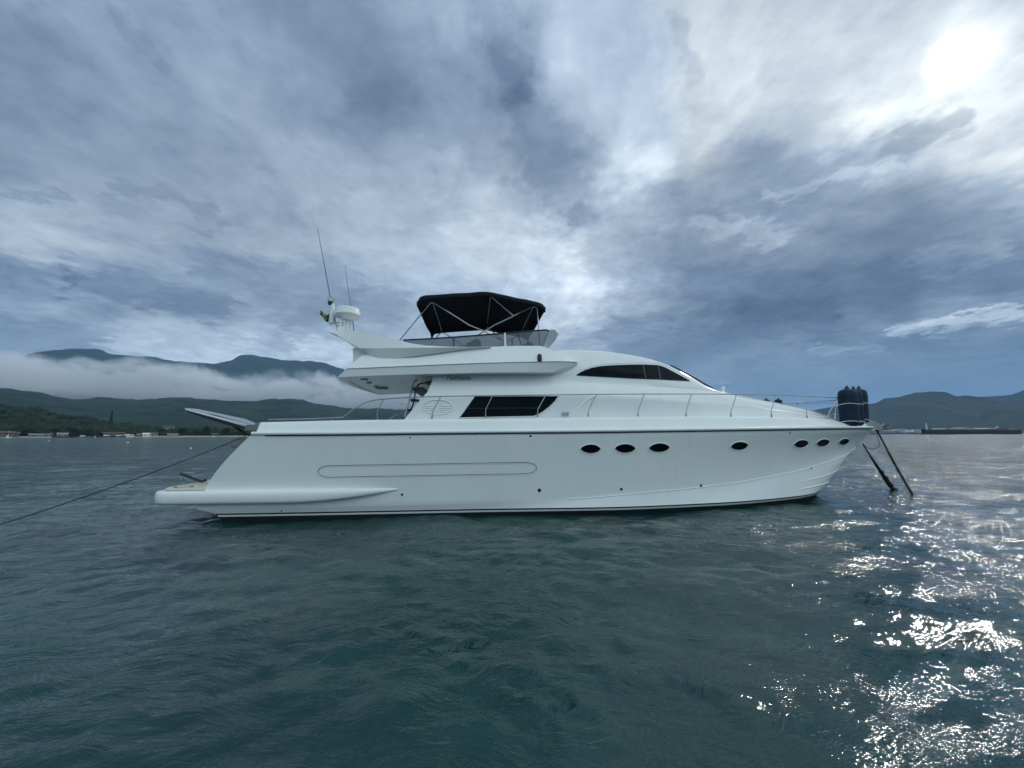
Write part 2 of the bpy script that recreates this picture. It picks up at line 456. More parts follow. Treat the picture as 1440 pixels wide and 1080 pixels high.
    me.loops.add(nl); me.loops.foreach_set('vertex_index', np.concatenate([quads.ravel(), tris.ravel()]).astype(np.int32))
    me.polygons.add(len(quads)+len(tris))
    ls = np.concatenate([np.arange(len(quads))*4, quads.size + np.arange(len(tris))*3]).astype(np.int32)
    me.polygons.foreach_set('loop_start', ls)
    me.update(calc_edges=True); me.validate()
    me.polygons.foreach_set('use_smooth', np.ones(len(me.polygons), bool))
    if me.polygons[0].normal.z < 0: me.flip_normals()
    me.materials.append(m)
    o = bpy.data.objects.new('sea', me); COL.objects.link(o); tag(o, kind='structure')
build_sea()

# ------------------------------------------------------------------ far terrain
def fbm(x, y, oct=6, seed=0):
    r = np.random.default_rng(seed); s = 0; a = 1
    for i in range(oct):
        for _ in range(3):
            t = r.random()*6.28; p = r.random()*6.28
            f = 2**i*(.8+.4*r.random())
            s = s + a*np.sin(f*(x*math.cos(t)+y*math.sin(t))+p + .8*np.sin(f*.7*(x*math.sin(t)-y*math.cos(t))))
        a *= .52
    return s/3
def ridge_pt(px, py, dist):
    d = ray(px, py); h = math.hypot(d.x, d.y)
    return math.atan2(d.x, d.y), CAM_H + d.z/h*dist
def terrain(name, sil, dist, near, far, m, noise=.10, fs=2.5, seed=1, na=420, nd=60, label=None, crest=.0):
    A = [ridge_pt(px, py, dist) for px, py in sil]
    f = pchip([a for a, _ in A], [z for _, z in A])
    az = np.linspace(A[0][0], A[-1][0], na); H = np.array([f(a) for a in az])
    rows = []
    ds = np.concatenate([np.linspace(near, dist, nd), np.linspace(dist, far, nd//3)[1:]])
    n1 = None
    V = np.zeros((len(ds), na, 3))
    for i, d in enumerate(ds):
        s = (d-near)/(dist-near) if d <= dist else 1-(d-dist)/(far-dist)
        prof = s**1.15 if d <= dist else max(0, 1-(1-s)**1.6)
        x = d*np.sin(az); y = d*np.cos(az)
        nz = fbm(x/dist*fs*6, y/dist*fs*3, 6, seed)
        z = H*prof*(1+noise*nz*4*s*(1-s)*1.5) + H*crest*np.abs(fbm(x/dist*60, y/dist*60, 4, seed+3))*prof
        V[i, :, 0] = x; V[i, :, 1] = y; V[i, :, 2] = np.maximum(z, -2) - .3 + (0.6 if i else -3)
    b = MB(); b.grid([list(map(tuple, V[i])) for i in range(len(ds))])
    o = b.build(name, m, recalc=False, angle=180)
    if o.data.polygons[5].normal.z < 0: o.data.flip_normals()
    return tag(o, label, kind='structure'), V, az, ds
def forest_mat(name, a, b_, sc, bump=1.0):
    m = bpy.data.materials.new(name); m.use_nodes = True; q = NG(m.node_tree)
    p = q.n('ShaderNodeBsdfPrincipled'); o = q.n('ShaderNodeOutputMaterial'); q.link(p.outputs[0], o.inputs[0])
    t = q.n('ShaderNodeTexCoord'); p.inputs['Roughness'].default_value = .9; p.inputs['Specular IOR Level'].default_value = .1
    n_ = q.noise(t.outputs['Object'], sc, 8, .65)
    q.link(q.mix(q.mr(n_, .35, .65), (*a, 1), (*b_, 1)), p.inputs['Base Color'])
    b = q.n('ShaderNodeBump'); b.inputs['Strength'].default_value = bump; b.inputs['Distance'].default_value = 12
    q.link(q.noise(t.outputs['Object'], sc*3, 6, .7), b.inputs['Height']); q.link(b.outputs[0], p.inputs['Normal'])
    return m
MFAR = forest_mat('distant_forest', (.008, .018, .014), (.020, .034, .022), .006)
MMID = forest_mat('hillside_forest', (.004, .010, .007), (.028, .046, .020), .006)
MNEAR = forest_mat('coastal_ground', (.012, .022, .007), (.035, .045, .016), .03, .5)

terrain('mountain', [(-420,520),(-200,506),(-60,509),(0,506),(23,506),(41,498),(60,494.4),(87,492),(101,490.6),(126,492),(143,492.8),(155,498.5),
    (168,500.7),(190,501),(215,502.5),(236,507),(258,509.7),(304,512),(324,509),(338,501.8),(356,501),(369,503),(389,505.6),(400,506.7),
    (413,508),(424,510),(440,508.4),(456,511),(471,515.6),(490,523),(520,535),(560,550),(600,560),(660,580),(720,600),(760,606)],
    7000, 4700, 9000, MFAR, .12, 3.2, 3, na=700, crest=.022)
terrain('hill', [(-420,530),(-150,540),(0,547),(33,550),(60,554),(80,559),(110,562),(150,561),(200,563),(260,560),(330,565),(400,562),(450,570),
    (500,575),(560,577),(600,579),(660,585),(720,596),(760,607)], 3600, 1700, 4500, MMID, .16, 4, 5, na=700, crest=.05)
terrain('mountain', [(1010,606),(1060,596),(1100,586),(1146,577),(1190,571),(1218,569),(1230,568),(1245,561),(1267,558),(1292,552),(1313,551),
    (1328,552),(1347,557.5),(1355,556.7),(1368,558.3),(1395,563),(1420,570),(1470,580),(1540,590)], 5600, 4300, 7000, MFAR, .12, 3.6, 8, na=420, crest=.03)
terrain('mountain', [(1300,590),(1340,570),(1368,558.5),(1400,557),(1418,555.5),(1430,552.5),(1440,548.5),(1470,540),(1560,528),(1750,520),(2000,535)],
    7600, 6600, 9500, MFAR, .12, 3.6, 13, na=300)
terrain('hill', [(1340,606),(1370,590),(1400,570),(1420,566),(1440,565),(1480,566),(1600,560),(1900,570)], 5000, 3900, 5600, MMID, .12, 4, 17, na=260)
_, VN, AZN, DSN = terrain('coastal_hill', [(-420,540),(-200,556),(-60,569),(0,573),(25,575),(60,582),(100,589),(130,595.5),(160,600),(190,602),(215,605),(240,607.5),
    (300,607.5),(345,607.5),(450,607.5),(600,608),(700,609.5)], 1500, 905, 1900, MNEAR, .16, 7, 21, na=400, nd=50)

# forest canopy on the coastal hill: thousands of crowns, one object
def ico(sub=1):
    import bmesh
    bm = bmesh.new(); bmesh.ops.create_icosphere(bm, subdivisions=sub, radius=1)
    v = np.array([x.co[:] for x in bm.verts]); f = np.array([[x.index for x in q.verts] for q in bm.faces]); bm.free()
    return v, f
def clumps(pts, sizes, name, m, sub=2, seed=1):
    iv, jf = ico(sub); r = np.random.default_rng(seed); VV = []; FF = []; o = 0
    for (x, y, z), s in zip(pts, sizes):
        nv = iv * (1+.28*np.sin(iv[:, [1]]*5+r.random()*6)*np.cos(iv[:, [0]]*6+r.random()*6)+.16*r.standard_normal((len(iv), 1)))
        nv = nv*np.array([s*(.8+.5*r.random()), s*(.8+.5*r.random()), s*(.6+.4*r.random())]) + np.array([x, y, z])
        VV.append(nv); FF.append(jf+o); o += len(iv)
    V = np.vstack(VV); Fc = np.vstack(FF)
    me = bpy.data.meshes.new(name); me.vertices.add(len(V)); me.vertices.foreach_set('co', V.ravel())
    me.loops.add(Fc.size); me.loops.foreach_set('vertex_index', Fc.ravel().astype(np.int32))
    me.polygons.add(len(Fc)); me.polygons.foreach_set('loop_start', (np.arange(len(Fc))*3).astype(np.int32))
    me.update(calc_edges=True); me.materials.append(m)
    ob = bpy.data.objects.new(name, me); COL.objects.link(ob); return ob
LEAF = forest_mat('tree_crowns', (.006, .016, .005), (.032, .044, .014), .05, .3)
pts = []; sz = []
nr, nc = len(DSN), len(AZN)
for _ in range(5200):
    i = int(nr*.72*nrg.random()**1.3)+3; j = int(nrg.random()*nc)
    p = VN[i, j]
    if AZN[j] > R(5) or AZN[j] < R(-62): continue
    s = 3.2+4.5*nrg.random()**2 + DSN[i]/700
    jx, jy = nrg.normal(0, 6, 2)
    pts.append((p[0]+jx, p[1]+jy, p[2]+s*.55)); sz.append(s)
tag(clumps(pts, sz, 'forest', LEAF), kind='stuff')

def far_pt(px, dist, z=0.0):
    """ground point at the bearing seen at photo column px, dist metres out"""
    d = ray(px, 611); h = math.hypot(d.x, d.y); return Vector((d.x/h*dist, d.y/h*dist, z))
def pxm(px, dist):      # metres per photo pixel at that bearing and distance
    return dist*math.cos(math.atan2(ray(px, 611).x, ray(px, 611).y))/F
def facing(p): return math.atan2(-p.x, p.y)

SAND = mat('beach_sand', (.30, .26, .19), .9, var=.25, vscale=.05)
ROCK = mat('dark_rock', (.05, .045, .04), .9, var=.4, vscale=.2)
# beach strip
b = MB(); rows = []
for dd, z in ((897, -.4), (904, .7), (930, 2.2)):
    rows.append([tuple(far_pt(px, dd + 4*math.sin(px*.05), z)) for px in range(-120, 620, 10)])
b.grid(rows); o = b.build('beach', SAND, recalc=False); tag(o, kind='structure')

ROOFR = mat('clay_roof', (.10, .065, .045), .9, var=.3, vscale=.3)
ROOFG = mat('brown_roof', (.10, .08, .065), .9, var=.3, vscale=.3)
WALLW = mat('white_wall', (.72, .72, .68), .8, var=.1, vscale=.3)
PALEW = mat('weathered_wall', (.26, .26, .24), .8, var=.2, vscale=.3)
WALLT = mat('tan_wall', (.13, .11, .09), .8, var=.2, vscale=.3)
WINM = mat('window_dark', (.02, .025, .03), .2, var=.1)
def house(px, dist, w, h, d, wall, roof, label, z=2.0, grp=None, hip=False):
    p = far_pt(px, dist, z); r = empty('house', p, facing(p), label, 'house', grp)
    b = MB(); b.box((-w/2, -d/2, -1.5), (w/2, d/2, h)); b.build('wall', wall, r, smooth=False)
    o = w*.06; b = MB(); rh = h*.55
    if hip: vs = [(-w/2-o,-d/2-o,h),(w/2+o,-d/2-o,h),(w/2+o,d/2+o,h),(-w/2-o,d/2+o,h),(-w*.12,0,h+rh),(w*.12,0,h+rh)]
    else: vs = [(-w/2-o,-d/2-o,h),(w/2+o,-d/2-o,h),(w/2+o,d/2+o,h),(-w/2-o,d/2+o,h),(-w/2-o,0,h+rh),(w/2+o,0,h+rh)]
    b.add(vs, [(0,1,5,4),(1,2,5),(2,3,4,5),(3,0,4),(0,3,2,1)]); b.build('roof', roof, r, smooth=False)
    for k in (-.28, .28):
        b = MB(); b.box((w*k-w*.08, -d/2-.12, h*.3), (w*k+w*.08, -d/2-.02, h*.75)); b.build('window', WINM, r, smooth=False)
    return r
HG = 'houses and sheds along the far left shore'
house(2, 911, 20, 5, 9, WALLT, ROOFR, 'brown-roofed shore house at the far left edge beside the sailboat', grp=HG)
house(17, 911, 13, 4, 8, WALLT, ROOFG, 'tan shore house just right of the small sailboat', grp=HG)
house(56, 911, 20, 2.6, 8, PALEW, PALEW, 'long low white shore building under dark green trees', grp=HG)
house(68, 911, 9, 3, 7, WALLT, ROOFG, 'small tan shed right of the long low white shore building', grp=HG)
house(88, 911, 11, 3.4, 8, PALEW, PALEW, 'white-roofed house above the long dark barge', grp=HG)
house(160, 911, 24, 4.2, 9, WALLT, ROOFR, 'wide house with clay-red roof behind the dark moored boats', grp=HG)
house(178.5, 911, 17, 2.0, 9, WALLW, WALLW, 'bright white hipped pavilion right of the clay-red roof', grp=HG, hip=True)
house(197, 911, 8, 2.4, 6, WALLT, PALEW, 'tiny pale hut between the white pavilion and the white villa', grp=HG)
house(207, 911, 11, 3.4, 7, WALLW, WALLW, 'white villa left of its square-ended neighbour on the shore', grp=HG)
house(217, 911, 9, 4.0, 7, PALEW, ROOFG, 'square white house with brown roof at the right of the villas', grp=HG)
house(243, 911, 14, 2.6, 7, PALEW, PALEW, 'low pale house on the shore left of the gangway', grp=HG)
house(237, 1060, 16, 4, 8, PALEW, ROOFG, 'pale house up the slope above the shore trees', z=16, grp=HG)
house(302, 911, 10, 3, 7, WALLT, ROOFG, 'small dim shore house below the raised gangway', grp=HG)

def boat_far(px, dist, L, hh, hullm, label, grp, cabin=True, mast=0, name='moored_boat'):
    p = far_pt(px, dist, 0); r = empty(name, p, facing(p), label, 'boat', grp)
    b = MB(); rows = []
    for t in np.linspace(0, 1, 12):
        x = -L/2+L*t; w = L*.14*(1-max(0, t-.5)**2*3.8); sh = hh*(1+.4*max(0, t-.4))
        w = max(w, .02)
        rows.append([(x, -w, sh), (x+0, -w*.8, -.4), (x, w*.8, -.4), (x, w, sh)])
    b.grid(rows); 
    b.grid([[r_[0], r_[3]] for r_ in rows]); b.add(rows[0], [(0,1,2,3)])
    b.build('hull', hullm, r, angle=50)
    if cabin:
        b = MB(); b.box((-L*.25, -L*.08, hh*.9), (L*.1, L*.08, hh*2.0)); b.build('cabin', WALLW if hullm is not WINM else ROOFG, r, smooth=False, bevel=.15)
    if mast:
        b = MB(); b.tube([(L*.05, 0, hh), (L*.05, 0, mast)], .09, 6); b.build('mast', WALLW, r)
        b = MB(); b.plate([(L*.03, 0, hh+1), (-L*.35, 0, hh+1.2), (L*.03, 0, mast*.55)], (0, .08, 0)); b.build('sail', WALLW, r, smooth=False)
    return r
HB = mat('dark_boat_hull', (.025, .025, .03), .5, var=.3, vscale=.3)
HR = mat('rust_ship_hull', (.040, .020, .021), .6, var=.3, vscale=.05)
BG = 'boats moored off the far left shore'
boat_far(12, 880, 6, .9, WALLW, 'small white sailboat moored off the far left shore', BG, mast=10, name='sailboat')
boat_far(104, 885, 42, 2.0, HB, 'long dark barge lying along the left beach', BG, cabin=False, name='barge')
boat_far(118, 875, 16, 1.6, WALLT, 'tan boat at the right end of the long dark barge', BG)
boat_far(138, 880, 4, 2.2, HB, 'tiny dark skiff alone between barge and dark fishing boats', BG, cabin=False)
boat_far(152, 875, 19, 2.0, HB, 'left dark fishing boat in front of the clay-red roof', BG)
boat_far(168, 872, 15, 1.9, HB, 'right dark fishing boat in front of the white pavilion', BG)
boat_far(301, 860, 8, 1.0, WALLW, 'small white motorboat moored below the raised gangway', BG)

# mooring buoys
for px, py, dia, lab in ((69, 619, .26, 'faint white buoy nearest the left shore'), (180, 621.5, .3, 'white buoy afloat in front of the white pavilion'), (268.5, 629.5, .16, 'pale buoy floating left of the yacht stern')):
    d = ray(px, py+1); t = -CAM_H/d.z; p = Vector((0, 0, CAM_H)) + d*t; p.z = 0
    r = empty('mooring_buoy', p, 0, lab, 'buoy', 'small mooring buoys off the left shore')
    b = MB(); b.lathe([(dia*.1, -dia*.5), (dia*.85, -dia*.3), (dia, 0.02), (dia*.85, dia*.4), (dia*.45, dia*.65), (dia*.15, dia*.7)], seg=20); b.build('float', mat('buoy_white', (.7, .66, .58), .5, var=.1), r)
    b = MB(); b.tube([(0, 0, dia*.68), (0, 0, dia*.9)], dia*.12, 8); b.build('ring', STEEL, r)

# tall pointed tree on the shore hill, and a few single trees by the water
BARK = mat('bark', (.06, .045, .03), .9, var=.3)
CONIF = mat('conifer_foliage', (.010, .026, .014), .9, var=.5, vscale=.4)
def far_tree(px, dist, h, w, z0, label, conif=False, grp=None, cat='tree'):
    p = far_pt(px, dist, z0); r = empty('conifer_tree' if conif else 'shore_tree', p, 0, label, cat, grp)
    b = MB(); b.tube([(0,0,-2), (0.1*w,0,h*.4), (0,0,h*.9)], .3, 7, radii=[.5, .35, .08]); 
    for k in range(5):
        a = k*1.3; b.tube([(0,0,h*.35+k*.06*h), (w*.3*math.cos(a), w*.3*math.sin(a), h*.5+k*.07*h)], .1, 5)
    b.build('trunk', BARK, r)
    vs = []; fs = []; n = 900
    for _ in range(n):
        t = nrg.random()
        if conif: rad = w*.5*(1-t)*(.6+.4*nrg.random())+.15; z = h*(.12+.88*t)
        else:
            z = h*(.35+.65*t); rad = w*.5*math.sqrt(max(.02, 1-(2*t-.9)**2*.8))*nrg.random()**.4
        a = nrg.random()*6.28; c = np.array([rad*math.cos(a), rad*math.sin(a), z]); s = w*.07+.15
        q = nrg.normal(0, s, (3, 3)); o_ = len(vs)
        vs += [tuple(c+q[0]), tuple(c+q[1]), tuple(c+q[2])]; fs.append((o_, o_+1, o_+2))
    b = MB(); b.add(vs, fs); b.build('crown', CONIF if conif else LEAF, r, smooth=False, recalc=False)
    return r
far_tree(153.5, 1200, 34, 8, 22, 'tall narrow dark conifer standing above the shore forest', True)
TG = 'broadleaf trees along the far left shore'
for i, (px, h, w, lab) in enumerate([(40,11,11,'round tree between the tan shore house and the long low white building'),
    (78,11,10,'round shore tree between tan shed and white-roofed house'),(100,13,14,'broad shore tree behind the long dark barge'),(125,11,10,'shore tree left of the clay-red roof'),
    (188,9,9,'low tree just right of the white pavilion'),(228,12,11,'shore tree right of the square white house'),(256,13,14,'broad shore tree right of the low pale house'),
    (275,10,11,'shore tree left of the raised gangway tip'),(290,17,9,'tallest slender tree on the shore under the gangway'),(318,14,13,'shore tree seen below the middle of the gangway')]):
    far_tree(px, 940, h, w, 2, lab, grp=TG)

# right side: cargo ship, quay and port
p = far_pt(1366, 1180, 0); wpx = pxm(1366, 1180)
L = 134*wpx; r = empty('cargo_ship', p, facing(p)*0, 'long rust-brown cargo ship lying low before the hills at right', 'ship')
b = MB(); rows = []
for t in np.linspace(0, 1, 30):
    x = -L/2+L*t; w = 13*min(1, (t+.02)*12)*min(1, (1.01-t)*14)**.5; zt = 8.2+1.8*(max(0, .09-t)*11)+.8*(t > .88)
    rows.append([(x, -w, zt), (x, -w*.92, 0), (x, -w*.7, -3), (x, w*.7, -3), (x, w*.92, 0), (x, w, zt)])
b.grid(rows); b.grid([[q[0], q[5]] for q in rows]); b.build('hull', HR, r, angle=40)
b = MB()
for k in range(7): b.box((-L*.36+k*L*.085, -8, 8.0), (-L*.36+k*L*.085+L*.07, 8, 9.6))
b.build('hatch_cover', mat('ship_deck', (.06, .045, .042), .7, var=.3, vscale=.1), r, smooth=False)
b = MB(); b.box((L*.33, -9, 8.0), (L*.40, 9, 11.5)); b.box((L*.34, -7, 11.5), (L*.385, 7, 13.5)); b.build('bridge_house', mat('ship_house', (.20, .17, .16), .7, var=.2, vscale=.1), r, smooth=False)
b = MB(); b.tube([(-L*.455, 0, 9), (-L*.455, 0, 22)], .7, 8, radii=[1.3, .8]); b.build('foremast', WALLW, r)
pp = far_pt(1260, 1500, 0)
b = MB()
rows = []
for dd, z in ((1490, -1), (1491, 2.4), (1530, 2.6)):
    rows.append([tuple(far_pt(px, dd, z)) for px in range(1205, 1330, 5)])
b.grid(rows); tag(b.build('quay', ROCK, recalc=False, smooth=False), kind='structure')
b = MB(); rows = []
for dd, z in ((3000, -1), (3005, 7), (3600, 10)):
    rows.append([tuple(far_pt(px, dd, z + (2*math.sin(px*.3)+1.5*math.sin(px*.11) if z > 5 else 0))) for px in range(1180, 1700, 4)])
b.grid(rows); tag(b.build('port_ground', mat('port_ground', (.09, .085, .075), .9, var=.3, vscale=.01), recalc=False, smooth=False), kind='structure')
PALE = mat('pale_port_wall', (.42, .41, .38), .8, var=.2, vscale=.02)
PALE2 = mat('grey_port_wall', (.22, .22, .21), .8, var=.2, vscale=.02)
PG = 'warehouses and tanks of the port behind the cargo ship'
def warehouse(px, dist, wpx_, hpx, m, label, z0=6):
    k = pxm(px, dist); w = wpx_*k; h = hpx*k; p = far_pt(px, dist, z0); r = empty('warehouse', p, 0, label, 'warehouse', PG)
    b = MB(); b.box((-w/2, -30, -6), (w/2, 30, h)); b.build('wall', m, r, smooth=False)
    b = MB(); n = max(1, int(w/70))
    for i in range(n):
        x0 = -w/2+i*w/n; x1 = x0+w/n
        b.add([(x0,-31,h),(x1,-31,h),(x1,31,h),(x0,31,h),((x0+x1)/2,-31,h+h*.3),((x0+x1)/2,31,h+h*.3)], [(0,1,4),(1,2,5,4),(2,3,5),(3,0,4,5),(0,3,2,1)])
    b.build('roof', PALE2 if m is PALE else PALE, r, smooth=False)
def tank(px, dist, wpx_, hpx, label):
    k = pxm(px, dist); rr_ = wpx_*k/2; h = hpx*k; p = far_pt(px, dist, 6); r = empty('storage_tank', p, 0, label, 'tank', PG)
    b = MB(); b.lathe([(rr_, -6), (rr_, h), (rr_*.96, h+.5)], seg=24); b.build('shell', WALLW, r, angle=30)
    b = MB(); b.lathe([(rr_*1.02, h+.2), (rr_*.6, h+h*.12), (.1, h+h*.18)], seg=24); b.build('roof', PALE, r, angle=30)
warehouse(1252, 3100, 12, 2.6, PALE2, 'grey warehouse nearest the yacht bow in the far port')
warehouse(1266, 3100, 9, 4.0, PALE, 'taller pale warehouse left of the two white tanks')
tank(1275, 3080, 5, 3.4, 'left white storage tank in the port left of the cargo ship')
tank(1282, 3080, 5, 3.4, 'right white storage tank in the port left of the cargo ship')
warehouse(1291, 3100, 9, 3.4, PALE, 'pale shed between the white tanks and the ship bow')
warehouse(1322, 3150, 6, 4.6, PALE2, 'small grey shed rising behind the forward deck of the ship')
warehouse(1352, 3150, 15, 5.4, PALE, 'wide pale warehouse rising behind the middle of the ship')
warehouse(1383, 3150, 14, 4.8, PALE2, 'grey warehouse left of the pale gravel heap')
# pale stone heap behind the ship's stern
b = MB(); p = far_pt(1404, 3250, 5); k = pxm(1404, 3250); rows = []
for i in range(12):
    t = i/11; rad = (1-t)*13*k; hh = t**.8*9*k
    rows.append([(rad*math.cos(a)*(1+.15*math.sin(3*a+2)+.08*math.sin(7*a)), rad*math.sin(a), hh*(1+.12*math.sin(2*a))) for a in np.linspace(0, 2*math.pi, 40)])
b.grid(rows); o = b.build('gravel_heap', mat('gravel', (.30, .29, .27), .95, var=.4, vscale=.03), recalc=True); o.location = p
tag(o, 'pale gravel heap rising behind the stern of the cargo ship', 'heap')

# ------------------------------------------------------------------ THE YACHT
YAW = R(5.5)
YR = Matrix.Translation((0, 11.95, 0)) @ Matrix.Rotation(YAW, 4, 'Z')
YI = YR.inverted()
yacht = bpy.data.objects.new('motor_yacht', None); COL.objects.link(yacht)
yacht.location = (0, 11.95, 0); yacht.rotation_euler = (0, 0, YAW)
tag(yacht, 'large white flybridge motor yacht with black canopy moored broadside', 'yacht')
CL = YI @ Vector((0, 0, CAM_H)); YI3 = YI.to_3x3()
def P(px, py, y):
    """point of the yacht (its own metres) seen at photo pixel px,py in the fore-and-aft plane y"""
    d = YI3 @ ray(px, py); t = (y - CL.y)/d.y; return CL + d*t
def line(pts, bf, endzero=False, it=6):
    """photo points + half-breadth function -> list of (x,z) of that line on the starboard side"""
    out = []
    for i, (px, py) in enumerate(pts):
        if endzero and i == len(pts)-1: q = P(px, py, 0.0)
        else:
            q = P(px, py, -bf(0))
            for _ in range(it): q = P(px, py, -bf(q.x))
        out.append((q.x, q.z))
    return out
class Line:
    def __init__(s, pts, btab, endzero=False, xz=None, xcap=None):
        bf = pchip([a for a, _ in btab], [c for _, c in btab])
        s.pts = line(pts, bf, endzero) if xz is None else xz
        s.x0 = s.pts[0][0]; s.x1 = s.pts[-1][0]
        s.z = pchip([a for a, _ in s.pts], [c for _, c in s.pts])
        if endzero:
            bt = [(a, c) for a, c in btab if a < s.x1-.35] + [(s.x1, 0.0)]
            bf = pchip([a for a, _ in bt], [c for _, c in bt])
        s.b = bf
    def at(s, t):
        x = s.x0 + (s.x1-s.x0)*t; return Vector((x, -s.b(x), s.z(x)))

rub = Line([(352,612.6),(430,612.3),(600,610.6),(830,608.5),(1000,606.2),(1190,603.3),(1229,603)],
    [(-8,2.26),(-5,2.38),(-1,2.46),(2.5,2.46),(5.5,2.22),(8,1.72),(10,1.1),(11.3,.62),(12,.30)], True)
rub2 = Line([(347,617),(430,617),(600,616),(830,614),(1000,611.5),(1180,608.5),(1225,607)],
    [(-8,2.25),(-5,2.37),(-1,2.45),(2.5,2.45),(5.5,2.20),(8,1.68),(10,1.05),(11.3,.55),(12,.24)], True)
kn = Line([(276,716),(430,713),(600,709),(700,706),(790,702.5),(900,693.5),(1000,683.5),(1100,667),(1160,651),(1190,639),(1208,624)],
    [(-8,2.10),(-5,2.18),(-1,2.22),(2.5,2.24),(5,2.0),(7.5,1.48),(9.5,.86),(11,.30),(12,.05)], True)
stemx = P(1150, 684, 0).x
boot = Line(None, [(-8,2.05),(-5,2.12),(-1,2.17),(2.2,2.29),(5,2.07),(8,1.40),(9.5,.70),(stemx-.02,.05)], True,
    xz=[(kn.x0+.42,.17),(0,.165),(5,.17),(8,.19),(stemx+.02,.24)])
wl = Line(None, [(-8,2.0),(-5,2.06),(-1,2.1),(2.2,2.20),(5,1.95),(8,1.22),(9.2,.62),(stemx-.25,.03)], True,
    xz=[(kn.x0+.55,-.05),(0,-.06),(5,-.06),(8,-.05),(stemx-.2,-.03)])
keel = Line(None, [(-8,.02),(9,.02)], False, xz=[(kn.x0+.9,-.75),(4,-.8),(7.5,-.6),(stemx-.9,-.35)])
TS = np.concatenate([np.linspace(0, .7, 60), np.linspace(.7, 1, 60)[1:]])
def hull_rows():
    L_ = [(rub, rub2, 3, 0.0), (rub2, kn, 14, 1.0), (kn, boot, 5, 0.0), (boot, wl, 3, 0.0), (wl, keel, 6, 0.0)]
    rows = []
    for a, b_, n, fl in L_:
        for k in range(n):
            s = k/n; row = []
            for t in TS:
                p = a.at(t).lerp(b_.at(t), s)
                if fl:
                    p.y += (.02 + .34*max(0, t-.45)**1.2*(1 if t < .93 else (1-t)/.07))*4*s*(1-s)*.6 * fl   # hollow flare towards the bow
                    # the rounded stern quarter
                    p.x += -.16*math.sin(math.pi*s)*max(0, 1-t*9) + .0
                row.append(p)
            rows.append(row)
    rows.append([keel.at(t) for t in TS])
    for row in rows:
        for p in row: p.y = min(p.y, 0.0)
    return rows
HR_ = hull_rows()
def mirror(p): return Vector((p.x, -p.y, p.z))
b = MB()
b.grid(HR_); b.grid([[mirror(p) for p in r_] for r_ in HR_], flip=True)
b.grid([[r_[0], mirror(r_[0])] for r_ in HR_])                     # transom
# antifouling below the boot top is its own material on the same shell
n_cols = len(TS)-1
hull_bvh_v = [tuple(p) for r_ in HR_ for p in r_]; nC = len(TS)
hull_bvh_f = [(i*nC+k, i*nC+k+1, (i+1)*nC+k+1, (i+1)*nC+k) for i in range(len(HR_)-1) for k in range(nC-1)]
BV = BVHTree.FromPolygons([Vector(v) for v in hull_bvh_v], hull_bvh_f)
iboot = 3+14+5
mi = []
for i, f in enumerate(b.f):
    if i < 2*(len(HR_)-1)*n_cols: rowi = (i % ((len(HR_)-1)*n_cols))//n_cols
    else: rowi = i - 2*(len(HR_)-1)*n_cols
    mi.append(1 if rowi >= iboot+1 else 0)
b.mi = mi
hull = b.build('hull', [WHITE, ANTIF], yacht, angle=28)
def hit(bv, px, py, off=0.0):
    """the point of a surface seen at a photo pixel, lifted off it by off"""
    d = YI3 @ ray(px, py); loc, nor, _, _ = bv.ray_cast(CL, d)
    if loc is None: return None, None
    if nor.dot(d) > 0: nor = -nor
    return loc + nor*off, nor
def hits(bv, pts, off=0.0): return [q for q in (hit(bv, x, y, off)[0] for x, y in pts) if q is not None]

# boot-top stripes following the shell
def strip(z0, z1, name, m, off=.004, x_end=.985):
    b = MB(); rows = [[], []]
    for t in np.linspace(0, x_end, 110):
        pb = boot.at(t); pw = wl.at(t); pk = kn.at(t)
        def on(z):
            if z >= pb.z:
                s = (z-pb.z)/max(1e-3, pk.z-pb.z); return pb.lerp(pk, min(s, 1))
            s = (pb.z-z)/max(1e-3, pb.z-pw.z); return pb.lerp(pw, s)
        for row, dz_ in zip(rows, (z1, z0)):
            q = on(pb.z+dz_); row.append(q + Vector((0, -off, 0)))
    b.grid(rows); b.grid([[mirror(p) for p in r_] for r_ in rows], flip=True)
    return b.build(name, m, yacht, recalc=False)
strip(-.028, .006, 'boot_stripe', BLACK)
strip(-.068, -.030, 'boot_stripe', WHITE2)

# rub rail: pale moulded lip with a black insert under it
def along(L1, n, dy=0, dz=0, t0=0, t1=1):
    return [L1.at(t) + Vector((0, dy, dz)) for t in np.linspace(t0, t1, n)]
for nm, r_, dz_, m, t0 in (('rub_rail', .040, .052, WHITE, .002), ('rub_strip', .019, .004, BLACK, .018)):
    path = along(rub, 90, -.008, dz_, t0, 1); path = path + [mirror(p) for p in path[::-1][1:]]
    b = MB(); b.tube(path, r_, 10); b.build(nm, m, yacht, recalc=False)

# bulwark and deck
bt = Line([(366,594.5),(510,591.2),(700,589.5),(830,587.6),(1000,586.6),(1100,587.8),(1150,589.3),(1172,591),(1190,596),(1207,599),(1224,600.5)],
    [(-8,2.14),(-5,2.25),(-1,2.33),(2.5,2.32),(5.5,2.07),(8,1.55),(10,.92),(11.3,.45),(12,.15)], True)
b = MB(); N = 90
tt = np.linspace(0, 1, N)
rb = Line(None, [(x, rub.b(x)-.012) for x in np.linspace(-8, rub.x1-.4, 14)], True, xz=[(bt.x0-.02, rub.z(bt.x0)+.05)] + [(x, rub.z(x)+.05) for x in np.linspace(-5, rub.x1-.2, 12)] + [(rub.x1-.01, rub.z(rub.x1)+.05)])
rows = [[rb.at(t).lerp(bt.at(t), s) for t in tt] for s in (0, .25, .5, .75, .94)]
rows.append([bt.at(t)+Vector((0, min(.03, bt.b(bt.at(t).x)*.3), .012)) for t in tt])
rows.append([bt.at(t)+Vector((0, min(.10, bt.b(bt.at(t).x)*.8), .010)) for t in tt])
